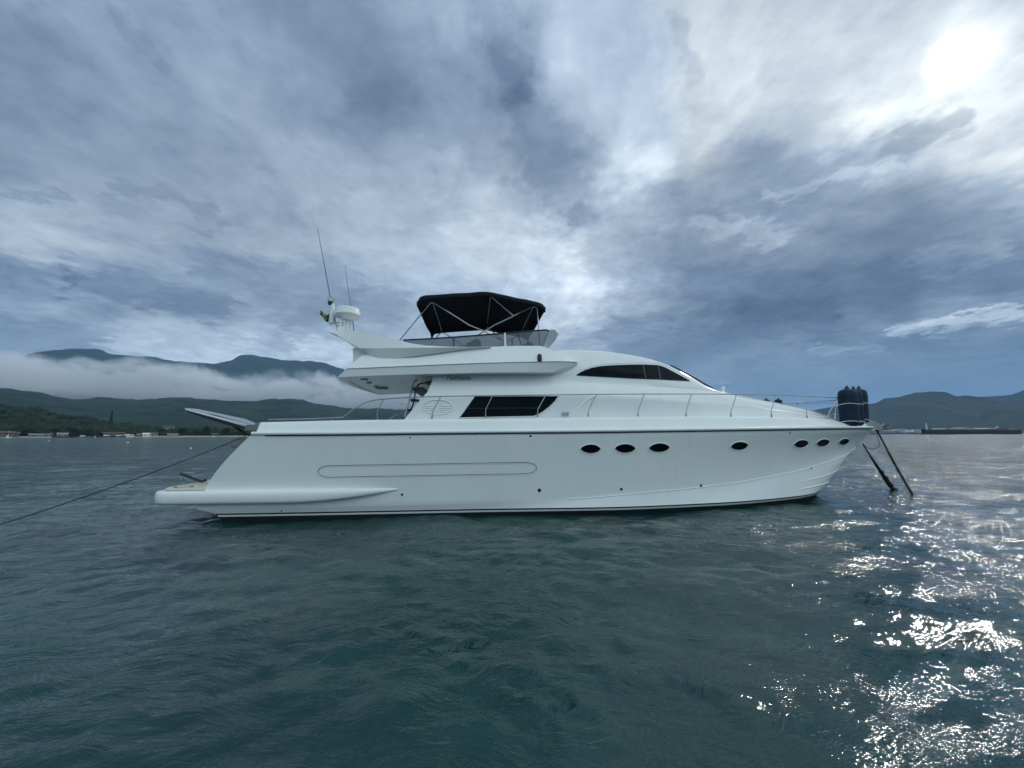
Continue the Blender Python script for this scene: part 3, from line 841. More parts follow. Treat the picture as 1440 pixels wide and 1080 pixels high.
rows.append([bt.at(t)+Vector((0, min(.12, bt.b(bt.at(t).x)*.9), -.10)) for t in tt])
rows.append([Vector((bt.at(t).x, 0, bt.at(t).z-.06)) for t in tt])
for r_ in rows:
    for p in r_: p.y = min(p.y, 0)
b.grid(rows); b.grid([[mirror(p) for p in r_] for r_ in rows], flip=True)
b.grid([[r_[0], mirror(r_[0])] for r_ in rows])
b.build('bulwark', WHITE, yacht, angle=30)
# aft coaming cap (lip at the top of the stern quarter) and hinge box of the gangway
for s in (1, -1):
    a = P(357, 603, -2.2); c = P(370, 594.5, -2.2)
    b = MB(); b.box((a.x, -2.12*s-.06, a.z-.06), (c.x, -2.12*s+.06, c.z)); b.build('coaming_end', GREY, yacht, smooth=False, bevel=.02)
p0 = P(343, 617, -2.2); p1 = P(329, 630, -1.6)

# --- swim platform with side sponsons
zt = P(300, 690.5, -2.25).z; zb = P(300, 709.5, -2.25).z
xa = P(222, 698, -1.9).x; xf = P(572, 688.5, -2.28).x
outl = []
for t in np.linspace(0, 1, 26):                                    # starboard side, tip to corner
    x = xf + (xa+.45-xf)*t
    hb, _ = (None, None)
    s = min(1, t*1.5); bulge = kn.b(x)+.2*(rub.b(x)-kn.b(x)) - .03 + (.17+.02*t)*math.sin(min(1, t*3.0)*math.pi/2)
    outl.append((x, -bulge, s, t))
for a in np.linspace(0, math.pi/2, 8)[1:]:
    outl.append((xa+.45-.45*math.sin(a), -(-outl[25][1]-.45*(1-math.cos(a))), 1, 1))
for y in (-1.3, -.6, 0): outl.append((xa-.06*(1-(y/1.9)**2), y, 1, 1))
outl = outl + [(x, -y, s, t) for (x, y, s, t) in outl[:-1][::-1]]
prof = [(-.10, 1.0), (-.045, .985), (-.015, .93), (0, .8), (.004, .55), (0, .25), (-.02, .08), (-.06, .01), (-.14, 0)]
rows = []
cen = Vector((-5.5, 0, 0))
n_o = len(outl)
for ins, hz in prof:
    row = []
    for i, (x, y, s, t) in enumerate(outl):
        a = outl[max(0, i-1)]; c = outl[min(n_o-1, i+1)]
        tx, ty = c[0]-a[0], c[1]-a[1]; l = math.hypot(tx, ty) or 1; nx, ny = ty/l, -tx/l
        if nx*(x+5)+ny*y < 0: nx, ny = -nx, -ny
        rise = (1-min(1, t*2.0))**1.7                              # the bottom sweeps up to the forward tip
        zb_ = zb + (zt-zb-.02)*rise
        row.append((x+nx*ins, y+ny*ins, zb_+(zt-zb_)*hz))
    rows.append(row)
b = MB(); b.grid(rows); b.add(rows[0], [tuple(range(n_o))]); b.add(rows[-1], [tuple(range(n_o))[::-1]])
b.build('swim_platform', WHITE, yacht, angle=50)
# raised cream deck panel on the platform
b = MB(); ztop = zt+.004
pl = [(xa+.16, -1.9), (xa+.30, -2.12), (-6.9, -2.12), (-6.9, 2.12), (xa+.30, 2.12), (xa+.16, 1.9)]
b.plate([(x, y, ztop) for x, y in pl], (0, 0, .05)); b.build('platform_deck', CREAM, yacht, smooth=False, bevel=.015)
a = P(256, 685, -1.95)
b = MB(); ring = [(a.x+.20*math.cos(k), -1.9+.13*math.sin(k), ztop+.055) for k in np.linspace(0, 2*math.pi, 24, endpoint=False)]
b.tube(ring, .014, 6, cyclic=True); b.build('deck_ring', STEEL, yacht)
# boarding ladder folded on the platform
lb = P(287, 675, -1.2); la = P(254, 666, -1.2)
for y in (-1.35, -.95):
    q0 = P(254, 666, y); q1 = P(272, 673, y); q2 = P(283, 677, y); q3 = P(290, 675, y)
    b = MB(); b.tube([q0, q1, q2, q3], .032, 8); b.build('ladder_rail', BLACK, yacht)
b = MB()
for t in (.05, .5, .95):
    q = P(254, 666, -1.35).lerp(P(283, 677, -1.35), t); b.tube([q, q+Vector((0, .4, 0))], .02, 6)
b.build('ladder_rung', STEEL, yacht)
q = P(259, 668, -1.35); b = MB(); b.tube([q, Vector((q.x, q.y, ztop+.05))], .016, 6); b.lathe([(.07, ztop+.05), (.07, ztop+.07), (.02, ztop+.09)], (q.x, q.y, 0), 12); b.build('ladder_post', STEEL, yacht)
# grey cushion showing behind the stern quarter
a = P(329, 630, -1.3); c = P(350, 616.5, -1.3)
b = MB(); b.box((a.x, -1.5, a.z), (c.x, -.4, c.z)); b.build('transom_cushion', GREY, yacht, bevel=.06, smooth=True)

# gangway (passerelle) raised over the stern
gy = -1.7
g0 = P(262, 576, gy); g1 = P(352, 599, gy)
b = MB(); dirv = (g1-g0).normalized(); upv = Vector((-dirv.z, 0, dirv.x))
for y in (gy-.02, gy+.43):
    b.tube([g0+Vector((0, y-gy, 0)), g1+Vector((0, y-gy, 0))], .035, 8)
b.build('gangway_rail', ALU, yacht)
gw = [g0, g0.lerp(g1, .04)]
b = MB()
top0 = P(260, 573.5, gy); top1 = P(330, 588, gy); top2 = P(353, 597, gy)
bot0 = P(260, 575.5, gy); bot1 = P(300, 583.2, gy); bot2 = P(347, 595.8, gy)
b.plate([top0, top1, top2, bot2, bot1, bot0], (0, .44, 0)); b.build('gangway_board', ALU, yacht, smooth=False, bevel=.012)
b = MB(); b.plate([P(262, 575.8, gy-.03), P(300, 583.8, gy-.03), P(348, 596.6, gy-.03), P(346, 603.5, gy-.03), P(318, 597.5, gy-.03), P(290, 589.0, gy-.03), P(262, 579.2, gy-.03)], (0, .5, 0)); b.build('gangway_underside', BLACK, yacht, smooth=False)
b = MB(); b.tube([P(266, 577.6, gy-.07), P(300, 586.6, gy-.07), P(346, 599.6, gy-.07)], .014, 6); b.build('gangway_rail', ALU, yacht)
b = MB(); b.tube([P(325, 595, gy+.1), P(351, 613, gy+.1)], .02, 6); b.tube([P(317, 592, gy+.3), P(347, 612, gy+.3)], .02, 6); b.build('gangway_ram', BLACK, yacht)
a = P(345, 606, gy); c = P(369, 597, gy); b = MB(); b.box((a.x, gy-.06, a.z), (c.x, gy+.5, c.z)); b.build('gangway_hinge', GREY, yacht, bevel=.02)

# --- portholes
def porthole(cxp, cyp, hw, hh, tilt=0):
    pts = []
    for k in np.linspace(0, 2*math.pi, 40, endpoint=False):
        u = math.cos(k); v = math.copysign(abs(math.sin(k))**1.25, math.sin(k))
        x = u*hw; y = v*hh; c_, s_ = math.cos(tilt), math.sin(tilt)
        pts.append((cxp+x*c_+y*s_, cyp-x*s_+y*c_))
    q = hits(BV, pts, .006); _, nor = hit(BV, cxp, cyp)
    b = MB(); b.tube(q, .012, 8, cyclic=True); fr = b.build('porthole', WHITE2, yacht)
    c = sum(q, Vector())/len(q)
    b = MB(); inner = [c+(p-c)*.985 for p in q]
    n = len(inner); b.add(inner+[c], [(i, (i+1) % n, n) for i in range(n)]); b.build('pane', DGLASS, fr, recalc=False)
    e = MB(); e.tube([c+(p-c)*.90+nor*.004 for p in q], .006, 6, cyclic=True); e.build('gasket', BLACK, fr)
for a in ((830.5,631.2,14.5,6.6,0),(879,630.6,14.8,6.6,0),(927,629.6,14.8,6.6,.04),(1039.5,627,12.6,6,.10),(1126.5,624,10.6,5.5,.18),(1157,622.6,9.6,5.2,.24),(1186.5,621,7.8,4.4,.32)):
    porthole(*a)
# long oval moulded recess on the side
ov = []
for k in range(24): ov.append((738+16.5*math.sin(math.pi*k/23), 658-8*math.cos(math.pi*k/23)-.0))
for k in np.linspace(0, 1, 40)[1:-1]: ov.append((738-(738-464)*k, 666+5*k))
for k in range(24): ov.append((464-16.5*math.sin(math.pi*k/23), 663+8.3*math.cos(math.pi*k/23)))
for k in np.linspace(0, 1, 40)[1:-1]: ov.append((464+(738-464)*k, 654.7-4.7*k))
b = MB(); b.tube(hits(BV, ov, .001), .010, 6, cyclic=True); b.build('side_recess', GREY, yacht)
b = MB(); b.tube(hits(BV, [(x+.8, y+1.1) for x, y in ov], -.001), .010, 6, cyclic=True); b.build('side_moulding', WHITE, yacht)
for (x, y, r_) in ((576.5,615.3,.016),(746,613.2,.022),(758.5,689.5,.035),(873.7,688,.028),(985.7,682.8,.028),(565.5,695.3,.022),(1111,608.6,.018),(1141,658.5,.022),(396,718.5,.014)):
    q, nor = hit(BV, x, y)
    if q is not None:
        b = MB(); b.lathe([(r_*1.3, -.02), (r_*1.3, .004), (r_*.9, .012), (r_*.2, .013)], q, 14, axis=nor); b.build('through_hull_fitting', BLACK, yacht)
# knuckle chine and spray rails forward
kp = [kn.at(t)+Vector((0, -.006, 0)) for t in np.linspace(.45, .985, 60)]
for qq_ in (kp, [mirror(p) for p in kp]):
    b = MB(); b.tube(qq_, .008, 6); b.build('chine_rail', WHITE, yacht)
for fr, ta, tb in ((.48, .85, .98), (.76, .86, .965)):
    pp_ = [kn.at(t).lerp(boot.at(t), fr + .2*(1-t))+Vector((0, -.01, 0)) for t in np.linspace(ta, tb, 40)]
    for qq_ in (pp_, [mirror(p) for p in pp_]):
        b = MB(); b.tube(qq_, .016, 6, radii=[.002+.009*min(1, i/14) for i in range(40)]); b.build('spray_rail', WHITE, yacht)

# --- deckhouse
def bl(tab): return pchip([a for a, _ in tab], [c for _, c in tab])
xE = P(1172, 590, 0).x
dA = Line([(566.5,592),(700,592),(830,590),(1000,589),(1100,590),(1172,592)],
    [(-4,1.98),(0,2.0),(2,1.98),(4,1.85),(6,1.58),(8,1.12),(9.5,.66),(xE,.10)])
dB = Line([(598,554.5),(640,554),(700,553.6),(800,554.2),(841,556.3),(906,559.6),(968,564),(1000,566),(1050,571),(1077,575.5),(1120,580.5),(1172,589.5)],
    [(-4,1.95),(0,1.97),(2,1.94),(4,1.80),(6,1.50),(8,1.02),(9.5,.56),(xE,.08)])
dB2 = Line([(601,551.5),(640,551.2),(700,550.8),(800,551.6),(841,553.6),(906,556.8),(968,561),(1000,563.3),(1050,568),(1077,573.5),(1120,579.5),(1172,589)],
    [(-4,1.93),(0,1.95),(2,1.92),(4,1.77),(6,1.46),(8,.96),(9.5,.52),(xE,.07)])
dC = Line([(608,535.6),(700,535.5),(760,537.2),(843,541.5),(927,546.8),(1008,553),(1050,561.5),(1100,570),(1137,577.5),(1172,588.5)],
    [(-4,1.80),(0,1.82),(2,1.80),(4,1.64),(6,1.32),(8,.86),(9.5,.46),(xE,.06)])
dC2 = Line([(608,532.5),(700,532.5),(760,534.2),(843,538.5),(927,543.8),(1008,550.8),(1050,559.5),(1100,568.8),(1137,576.8),(1172,588.2)],
    [(-4,1.77),(0,1.79),(2,1.77),(4,1.60),(6,1.27),(8,.82),(9.5,.43),(xE,.055)])
dD = Line([(620,497),(700,495),(779,493.2),(812,493.2),(843,494.6),(875,498),(906,503.4),(937,512.6),(968,528),(1009,549.5),(1050,558.8),(1100,568.2),(1137,576.3),(1172,588)],
    [(-4,1.52),(0,1.55),(2,1.52),(3.5,1.40),(4.6,1.26),(5.6,1.16),(6.4,1.08),(8,.70),(9.5,.38),(xE,.05)])
TD = np.concatenate([np.linspace(0, .5, 40), np.linspace(.5, .8, 50)[1:], np.linspace(.8, 1, 24)[1:]])
# use a common x for stations (all lines share the forward end), slanted only at the aft edge
def seg(La, Lb, n, bow=0.0):
    rows = []
    for k in range(n):
        s = k/n; row = []
        for t in TD:
            p = La.at(t).lerp(Lb.at(t), s); p.y -= bow*4*s*(1-s); row.append(p)
        rows.append(row)
    return rows
DR = seg(dA, dB, 6) + seg(dB, dB2, 2) + seg(dB2, dC, 4, .015) + seg(dC, dC2, 2) + seg(dC2, dD, 9, .05)
top = [dD.at(t) for t in TD]
DR.append([p.copy() for p in top])
for k in (1, 2, 3, 4, 5):                                          # crowned roof / foredeck to the centreline
    s = k/5; row = []
    for p in top:
        bb = -p.y; yy = -bb*math.cos(s*math.pi/2); zz_ = p.z + bb*.085*math.sin(s*math.pi/2)
        row.append(Vector((p.x, yy, zz_)))
    DR.append(row)
for row in DR:
    for p in row: p.y = min(p.y, 0)
b = MB(); b.grid(DR); b.grid([[mirror(p) for p in r_] for r_ in DR], flip=True); b.grid([[r_[0], mirror(r_[0])] for r_ in DR])
house_o = b.build('deckhouse', WHITE, yacht, angle=24)
nC = len(TD)
DV = BVHTree.FromPolygons([p for r_ in DR for p in r_], [(i*nC+k, i*nC+k+1, (i+1)*nC+k+1, (i+1)*nC+k) for i in range(len(DR)-1) for k in range(nC-1)])

def dens(pts, n):
    """resample a closed pixel polygon"""
    out = []; m = len(pts); d = [math.dist(pts[i], pts[(i+1) % m]) for i in range(m)]; T = sum(d)
    for i in range(m):
        k = max(1, round(n*d[i]/T))
        for j in range(k):
            s = j/k; out.append((pts[i][0]*(1-s)+pts[(i+1) % m][0]*s, pts[i][1]*(1-s)+pts[(i+1) % m][1]*s))
    return out
def panel(poly_lo, poly_hi, nx, bv, off, name, m, parent, frame=None, fr_r=.012, fname='window_frame'):
    """surface-following panel between a lower and an upper pixel polyline"""
    def samp(pl, t):
        xs = [q[0] for q in pl]; x = xs[0]+(xs[-1]-xs[0])*t
        return (x, float(np.interp(x, xs, [q[1] for q in pl])))
    rows = []
    for k in range(7):
        s = k/6; row = []
        for t in np.linspace(0, 1, nx):
            a, c = samp(poly_lo, t), samp(poly_hi, t)
            q, _ = hit(bv, a[0]*(1-s)+c[0]*s, a[1]*(1-s)+c[1]*s, off); row.append(q)
        rows.append(row)
    if any(q is None for r_ in rows for q in r_): print('panel miss', name)
    rows = [[q for q in r_] for r_ in rows]
    b = MB(); b.grid(rows); 
    if frame:
        e = MB(); ring = rows[0] + [r_[-1] for r_ in rows[1:-1]] + rows[-1][::-1] + [r_[0] for r_ in rows[1:-1]][::-1]
        e.tube(ring, fr_r, 6, cyclic=True); fo = e.build(fname, frame, parent)
        return b.build(name, m, fo, recalc=False)
    return b.build(name, m, parent, recalc=False)
# saloon window: left, middle, right divisions
lo = [(645.5,587.6),(752,585.4)]; hi = [(667.5,557),(785.5,556.6)]
sr = []; 
for k in range(17):
    s_ = k/16; xl = 645.5+22*s_; xr_ = float(np.interp(s_, [0,.08,.25,.5,.75,1], [750,757,765,774,781,785.5]))
    sr.append([hit(DV, xl+(xr_-xl)*t, (587.8-2.2*t)*(1-s_)+(557-.4*t)*s_, .006)[0] for t in np.linspace(0, 1, 30)])
ring = sr[0] + [r_[-1] for r_ in sr[1:-1]] + sr[-1][::-1] + [r_[0] for r_ in sr[1:-1]][::-1]
e = MB(); e.tube(ring, .014, 6, cyclic=True); swf = e.build('saloon_window', WHITE2, yacht)
b = MB(); b.grid(sr); b.build('pane', DGLASS, swf, recalc=False)
b = MB(); b.tube(hits(DV, [(658+t*(770-658)/12, 574.2-.3*t/12) for t in range(12)], .012), .010, 6); b.build('window_bar', BLACK, yacht)
# upper side window, sweeping to a point aft and down to the windscreen foot
up_hi = [(811,527.2),(816,524.3),(822.5,521),(832,517.8),(843,515.6),(853,514.6),(864,514),(885,513.3),(906,513),(926,514),(934,516.6),(941,520.2),(955,527.6),(969.3,535.4)]
up_lo = [(811,527.8),(840,529.4),(885,531.9),(928.8,533.6),(969.3,536)]
panel(up_lo, up_hi, 70, DV, .006, 'pane', DGLASS, yacht, BLACK, .010, 'wheelhouse_window')
e = MB(); ring = hits(DV, [(x, y-3.0) for x, y in up_hi[1:]], .002); e.tube(ring, .012, 6); e.build('window_moulding', WHITE, yacht)
for (x0, y0, x1, y1) in ((904,513.5,908,532.5),(925,514.5,928.6,533.3)):
    b = MB(); b.tube(hits(DV, [(x0+(x1-x0)*t, y0+(y1-y0)*t) for t in np.linspace(0, 1, 5)], .012), .010, 6); b.build('window_divider', GREY, yacht)
# windscreen glass across the front, between the side pillars
rows = []
for k in range(9):
    t = k/8; row = []
    px, py = 944+(1004-944)*t, 514.5+(546-514.5)*t
    e_ = dD; q = P(px, py, -1.12)
    for _ in range(4): q = P(px, py, -dD.b(q.x))
    for s in np.linspace(-1, 1, 17):
        bb = dD.b(q.x)*.97; row.append(Vector((q.x+.03, s*bb, dD.z(q.x)+bb*.085*math.sin(math.acos(min(1, abs(s)*.97)))+.018)))
    rows.append(row)
b = MB(); b.grid(rows); b.build('windscreen', DGLASS, yacht, recalc=False)
for k_, rr2 in ((0, .012), (-1, .012), (8, .02)):
    b = MB(); b.tube([r_[k_] for r_ in rows], rr2, 6); b.build('windscreen_frame', BLACK, yacht)
# curved side moulding at the forward end of the saloon
arc = [(808,584.5),(811,578),(816,571.5),(822,565.5),(829,560.5),(837,557)]
b = MB(); b.tube(hits(DV, arc, .0), .022, 8); b.build('side_arch_moulding', WHITE, yacht)
# slatted emblem relief on the saloon side
b = MB()
ell = [(615.5+20.5*math.cos(a), 572.5+10.3*math.sin(a)) for a in np.linspace(0, 2*math.pi, 50, endpoint=False)]
b.tube(hits(DV, ell, .004), .016, 6, cyclic=True)
for dy_ in (-1.5, 1.2, 3.9, 6.4):
    w = 20*math.sqrt(max(.05, 1-(dy_/10.3)**2))*.93
    if dy_ == -1.5: segs = [(-w, -5), (5, w)]
    else: segs = [(-w, -2.5-dy_), (1-dy_*.6+2.5, w)] if dy_ < 6 else [(-w, w)]
    for a_, c_ in segs: b.tube(hits(DV, [(615.5+a_+(c_-a_)*t, 572.5+dy_) for t in np.linspace(0, 1, 5)], .004), .013, 6)
b.build('emblem', WHITE, yacht)
for x in (792, 797.5):
    q, _ = hit(DV, x, 585, .06)
    if q is not None:
        b = MB(); b.tube([q, q+Vector((0, 0, .07))], .02, 8); b.lathe([(.045, .06), (.045, .085), (.02, .09)], q, 10); b.build('deck_cleat', STEEL, yacht)
# radar-white searchlight at the foot of the windscreen
q = P(1017, 549, -.25); b = MB(); b.lathe([(.03, -.1), (.03, .0), (.06, .02), (.075, .06), (.06, .11), (.02, .13)], q, 16); b.build('searchlight', WHITE2, yacht)

# --- flybridge
fU = Line([(509,499.5),(540,497),(586,494),(644,490.5),(690,487.6),(760,486.6),(785,497),(812,509.6)],
    [(-5,1.96),(-2,1.98),(0,1.98),(1,1.93),(1.9,1.62)])
fC = Line([(487,518.8),(560,515.6),(690,510.4),(760,508.9),(812,509.4)],
    [(-5,2.14),(-2,2.18),(0,2.18),(.9,2.10),(1.9,1.64)])
fL = Line([(474.5,530.4),(560,527),(690,523.8),(776,523.3),(790,518.3),(812,511.4)],
    [(-5,2.12),(-2,2.15),(0,2.15),(.9,2.03),(1.9,1.62)])
fI = Line([(488,532.4),(560,529),(690,526),(776,526),(812,519)],
    [(-5,1.86),(-2,1.86),(0,1.86),(.9,1.82),(1.9,1.55)])
def rnd_end(p, t):                                                  # the aft edge bows out in plan
    return p
TF = np.linspace(0, 1, 60)
FR = []
for a, c, n in ((fU, fC, 5), (fC, fL, 5), (fL, fI, 3)):
    for k in range(n):
        FR.append([a.at(t).lerp(c.at(t), k/n) for t in TF])
FR.append([fI.at(t) for t in TF])
b = MB(); b.grid(FR); b.grid([[mirror(p) for p in r_] for r_ in FR], flip=True)
# aft face (bowed), underside, top
def across(pa, n=13, bowx=.22, dz_=0.0):
    return [Vector((pa.x-bowx*(1-(s*s)), pa.y*-s, pa.z+dz_*(1-s*s))) for s in np.linspace(-1, 1, n)][::1]
b.grid([across(r_[0]) for r_ in FR])
und = []
for t in TF:
    pa = fI.at(t); und.append(across(pa, bowx=.22*max(0, 1-t*3), dz_=.02))
b.grid(und)
tp = [across(fU.at(t)+Vector((0, 0, -.003)), bowx=.22*max(0, 1-t*3), dz_=.02) for t in TF]
b.grid(tp)
b.grid([across(r_[-1], bowx=-.35) for r_ in FR])
b.build('flybridge', WHITE, yacht, angle=20)
nC = len(TF)
FV = BVHTree.FromPolygons([p for r_ in FR for p in r_], [(i*nC+k, i*nC+k+1, (i+1)*nC+k+1, (i+1)*nC+k) for i in range(len(FR)-1) for k in range(nC-1)])
cp = [fC.at(t)+Vector((0, -.002, 0)) for t in np.linspace(0, .995, 50)]
b = MB(); b.tube(cp, .009, 6); b.build('flybridge_groove', GREY, yacht)
b = MB(); b.tube([mirror(p) for p in cp], .009, 6); b.build('flybridge_groove', GREY, yacht)
# downlights and vents let into the overhang underside
zz0 = fI.at(.05).z+.0
for (x, y, L_) in ((512,534.3,.10),(519,539.3,.07),(528.5,544.3,.06),(537,547,.20)):
    d = YI3 @ ray(x, y); t = (zz0-.012-CL.z)/d.z; q = CL+d*t
    b = MB(); b.lathe([(L_, .03), (L_, 0), (L_*.7, -.008)], q, 14); b.build('overhang_light', GREY, yacht)
q = P(758.5, 508, -2.16); qq, nn = hit(FV, 758.5, 503.5, .02)
b = MB(); b.lathe([(.055, -.10), (.06, -.02), (.058, .04), (.045, .085), (.015, .10)], qq+Vector((0, -.01, 0)), 16); b.build('navigation_light', BLACK, yacht)

# lettering on the strip under the flybridge
tcv = bpy.data.curves.new('lettering', 'FONT'); tcv.body = 'Technema'; tcv.size = .235; tcv.shear = .35; tcv.extrude = .003; tcv.space_character = 1.02; tcv.align_x = 'CENTER'; tcv.offset = .002
to = bpy.data.objects.new('tmp', tcv); COL.objects.link(to)
dg = bpy.context.evaluated_depsgraph_get(); me = bpy.data.meshes.new_from_object(to.evaluated_get(dg))
bpy.data.objects.remove(to)
q, nn = hit(DV, 644, 534.6, .03)
if q is None or nn is None: q = P(644, 533.4, -1.83)
lo_ = bpy.data.objects.new('lettering', me); COL.objects.link(lo_); lo_.parent = yacht
me.materials.clear(); me.materials.append(mat('grey_lettering', (.12, .13, .13), .4, var=.1))
w = max(v.co.x for v in me.vertices)-min(v.co.x for v in me.vertices)
ws = (P(661, 532, q.y)-P(627, 532, q.y)).length/w
lo_.location = q; lo_.rotation_euler = (R(90), 0, 0); lo_.scale = (ws, ws, 1)

# radar arch: swept side wings joined by a raked cross beam
wy_ = -2.03
wt = [(461.7,465.4),(480,464.6),(498.6,465),(512,467),(528,470.2),(543,474),(557,478),(578,482.6),(600,486),(640,488),(690,487.4)]
wb = [(461.7,466.2),(475,472.3),(490,481.5),(506.5,490.6),(520,499),(532.6,505),(545,504.6),(586,499.4),(620,495),(650,491.2),(690,488.4)]
for s_ in (1, -1):
    b = MB(); outer = []; 
    def wy_at(px): return -(1.98+.20*min(1, max(0, (px-461)/120))*(1 if px < 600 else max(0, 1-(px-600)/120)))
    rows = []
    xs_ = [461.7, 468, 475, 485, 497, 506.5, 515, 524, 532.6, 545, 560, 578, 600, 625, 650, 672, 690]
    for fac, inn in (('t', .20), ('t', .035), ('t', .008), ('m', -.020), ('m', -.018), ('b', .075), ('b', .22)):
        row = []
        for px in xs_:
            yt = float(np.interp(px, [q_[0] for q_ in wt], [q_[1] for q_ in wt])); yb = float(np.interp(px, [q_[0] for q_ in wb], [q_[1] for q_ in wb]))
            ym = yb-.6 if px < 506 else min(yb-.5, float(np.interp(px, [506, 560, 600, 650, 690], [490.0, 489.6, 488.9, 488.6, 487.9]))); ym = max(ym, yt+.2)
            if fac == 'm' and inn == -.018: ym += .35
            p = P(px, {'t': yt, 'm': ym, 'b': yb}[fac], wy_at(px)); p.y += inn*(1 if px < 600 or fac != 'b' else max(.1, 1-(px-600)/90))
            row.append(p if s_ > 0 else mirror(p))
        rows.append(row)
    b.grid(rows); b.grid([rows[-1], rows[0]]); b.build('arch_wing', WHITE, yacht, angle=14)
prof_ = [P(x, y, -1.98) for x, y in ((462.5,465.9),(480,465),(498,465.6),(524,471),(532,478),(524,488),(506.5,490.2),(490,481.2),(475,472))]
b = MB(); rows = []
for y in np.linspace(-1.9, 1.9, 15):
    dz_ = .10*(1-(y/1.9)**2); dxx = -.05*(1-(y/1.9)**2); rows.append([Vector((p.x+dxx, y, p.z+dz_)) for p in prof_+[prof_[0]]])
b.grid(rows); b.build('arch_beam', WHITE, yacht, angle=40)
# arch feet standing on the flybridge corners
for s_ in (1, -1):
    y = -1.72*s_
    a = [P(497,490,-1.72), P(509,490,-1.72), P(520,500,-1.72), P(512,504,-1.72), P(497,512,-1.72)]
    b = MB(); b.plate([(p.x, y-.06, p.z) for p in a], (0, .12, 0)); b.build('arch_foot', WHITE, yacht, smooth=False, bevel=.012)

# radar mast, radome, lights and aerials on the beam
zb_ = P(490, 465, -1.98).z+.09; xr = P(488, 455, 0).x
my = -1.42
rad_c = P(488.5, 448.5, my); rr_ = (P(506, 445, my)-P(470.5, 445, my)).length/2; hr = (P(488, 431.5, my).z-P(488, 450, my).z)*.80
b = MB(); b.lathe([(rr_*.35, .0), (rr_*.72, .03*hr), (rr_*.93, hr*.18), (rr_, hr*.30), (rr_*1.0, hr*.36), (rr_*.97, hr*.40), (rr_*.96, hr*.80), (rr_*.90, hr*.94), (rr_*.7, hr*1.0), (.02, hr*1.03)], rad_c, 32)
b.build('radome', WHITE2, yacht, angle=50)
for x in (481.5, 487, 490.5):
    q = P(x, 452, my); b = MB(); b.tube([(q.x, my+(x-486)*.03, q.z+.04), (q.x, my+(x-486)*.03, zb_-.05)], .032, 8); b.build('mast_post', WHITE2, yacht)
q1 = P(466, 454, my); q2 = P(483, 454, my); b = MB(); b.tube([q1, q2], .018, 8); b.tube([P(473, 458, my), P(483, 458, my)], .014, 6)
b.tube([P(467, 428, my), P(470.5, 445, my), P(473, 460, my), Vector((P(475, 464, my).x, my, zb_-.03))], .016, 8); b.build('mast_bracket', STEEL, yacht)
b = MB(); q = P(466.3, 455, my); h = P(466, 427, my).z-q.z
b.lathe([(.075, 0), (.08, .02), (.05, h*.9), (.045, h)], q, 14); b.build('light_pole', WHITE2, yacht)
b = MB(); q = P(465, 427.5, my); b.lathe([(.06, -.02), (.07, 0), (.07, .05), (.05, .08)], q, 14); b.build('lamp_base', BLACK, yacht)
b = MB(); q = P(465, 424, my); b.lathe([(.05, -.03), (.075, 0), (.075, .08), (.04, .12)], q, 14); b.build('masthead_light', STEEL, yacht)
b = MB(); b.tube([P(465, 421, my), P(446.3, 320, my)], .01, 6, radii=[.016, .006]); b.build('aerial', GREY, yacht)
b = MB(); b.tube([P(498, 466, -1.1), P(485.2, 374, -1.1)], .01, 6, radii=[.014, .005]); b.build('aerial', GREY, yacht)

# flybridge windscreen of smoked acrylic with grey frame
top_ = [(567,478.2),(600,476.6),(640,474),(680,471),(710,468.6),(745,465.6),(768,463.8)]
bot_ = [(567,483),(600,488),(640,490),(680,489),(710,488),(745,487.6),(760,488)]
for s_ in (1, -1):
    T = [P(x, y, -1.70) for x, y in top_]; B = [P(x, y, -1.84) for x, y in bot_]
    # rounded forward corner in plan
    for k in range(1, 6):
        a = math.pi/2*k/5; T.append(T[6]+Vector((.20*math.sin(a), .20*(1-math.cos(a)), -.02*k))); B.append(B[6]+Vector((.16*math.sin(a), .20*(1-math.cos(a)), 0)))
    if s_ < 0: T = [mirror(p) for p in T]; B = [mirror(p) for p in B]
    if s_ > 0: TS_, BS_ = T, B
    b = MB(); b.grid([T, B]); b.build('side_screen', SMOKE, yacht, recalc=False, angle=60)
    b = MB(); b.tube(T, .022, 8); b.build('screen_rail', BLACK, yacht)
T = [TS_[-1].lerp(mirror(TS_[-1]), t) for t in np.linspace(0, 1, 9)]; B = [BS_[-1].lerp(mirror(BS_[-1]), t) for t in np.linspace(0, 1, 9)]
for i in range(9):
    k = .10*(1-((i-4)/4)**2); T[i] = T[i]+Vector((k, 0, 0)); B[i] = B[i]+Vector((k, 0, 0))
b = MB(); b.grid([T, B]); b.build('front_screen', SMOKE, yacht, recalc=False, angle=60)
b = MB(); b.tube(T, .022, 8); b.build('screen_rail', BLACK, yacht)
# pale corner pillar
for s_ in (1, -1):
    b = MB(); cpts = [P(x, y, -1.84) for x, y in ((774,462.8),(781,463.6),(785.5,470),(781,478.5),(770.5,490.5),(763,489))]
    rows = [cpts+[cpts[0]], [p+Vector((0, .05, 0)) for p in cpts+[cpts[0]]]]
    b.plate(cpts, (0, .06, 0))
    if s_ < 0: b.v = [(x, -y, z) for x, y, z in b.v]
    b.build('screen_pillar', mat('pale_grey_trim', (.36, .39, .42), .35, var=.1), yacht, smooth=False, bevel=.015)
for x0, y0, x1, y1, m, r_ in ((710,468.5,710.5,488.5,WHITE2,.028),(638,474.2,638,488.5,BLACK,.014),(728,468,734,488,BLACK,.01)):
    b = MB(); b.tube([P(x0, y0, -1.74), P(x1, y1, -1.86)], r_, 8); b.build('screen_post', m, yacht)
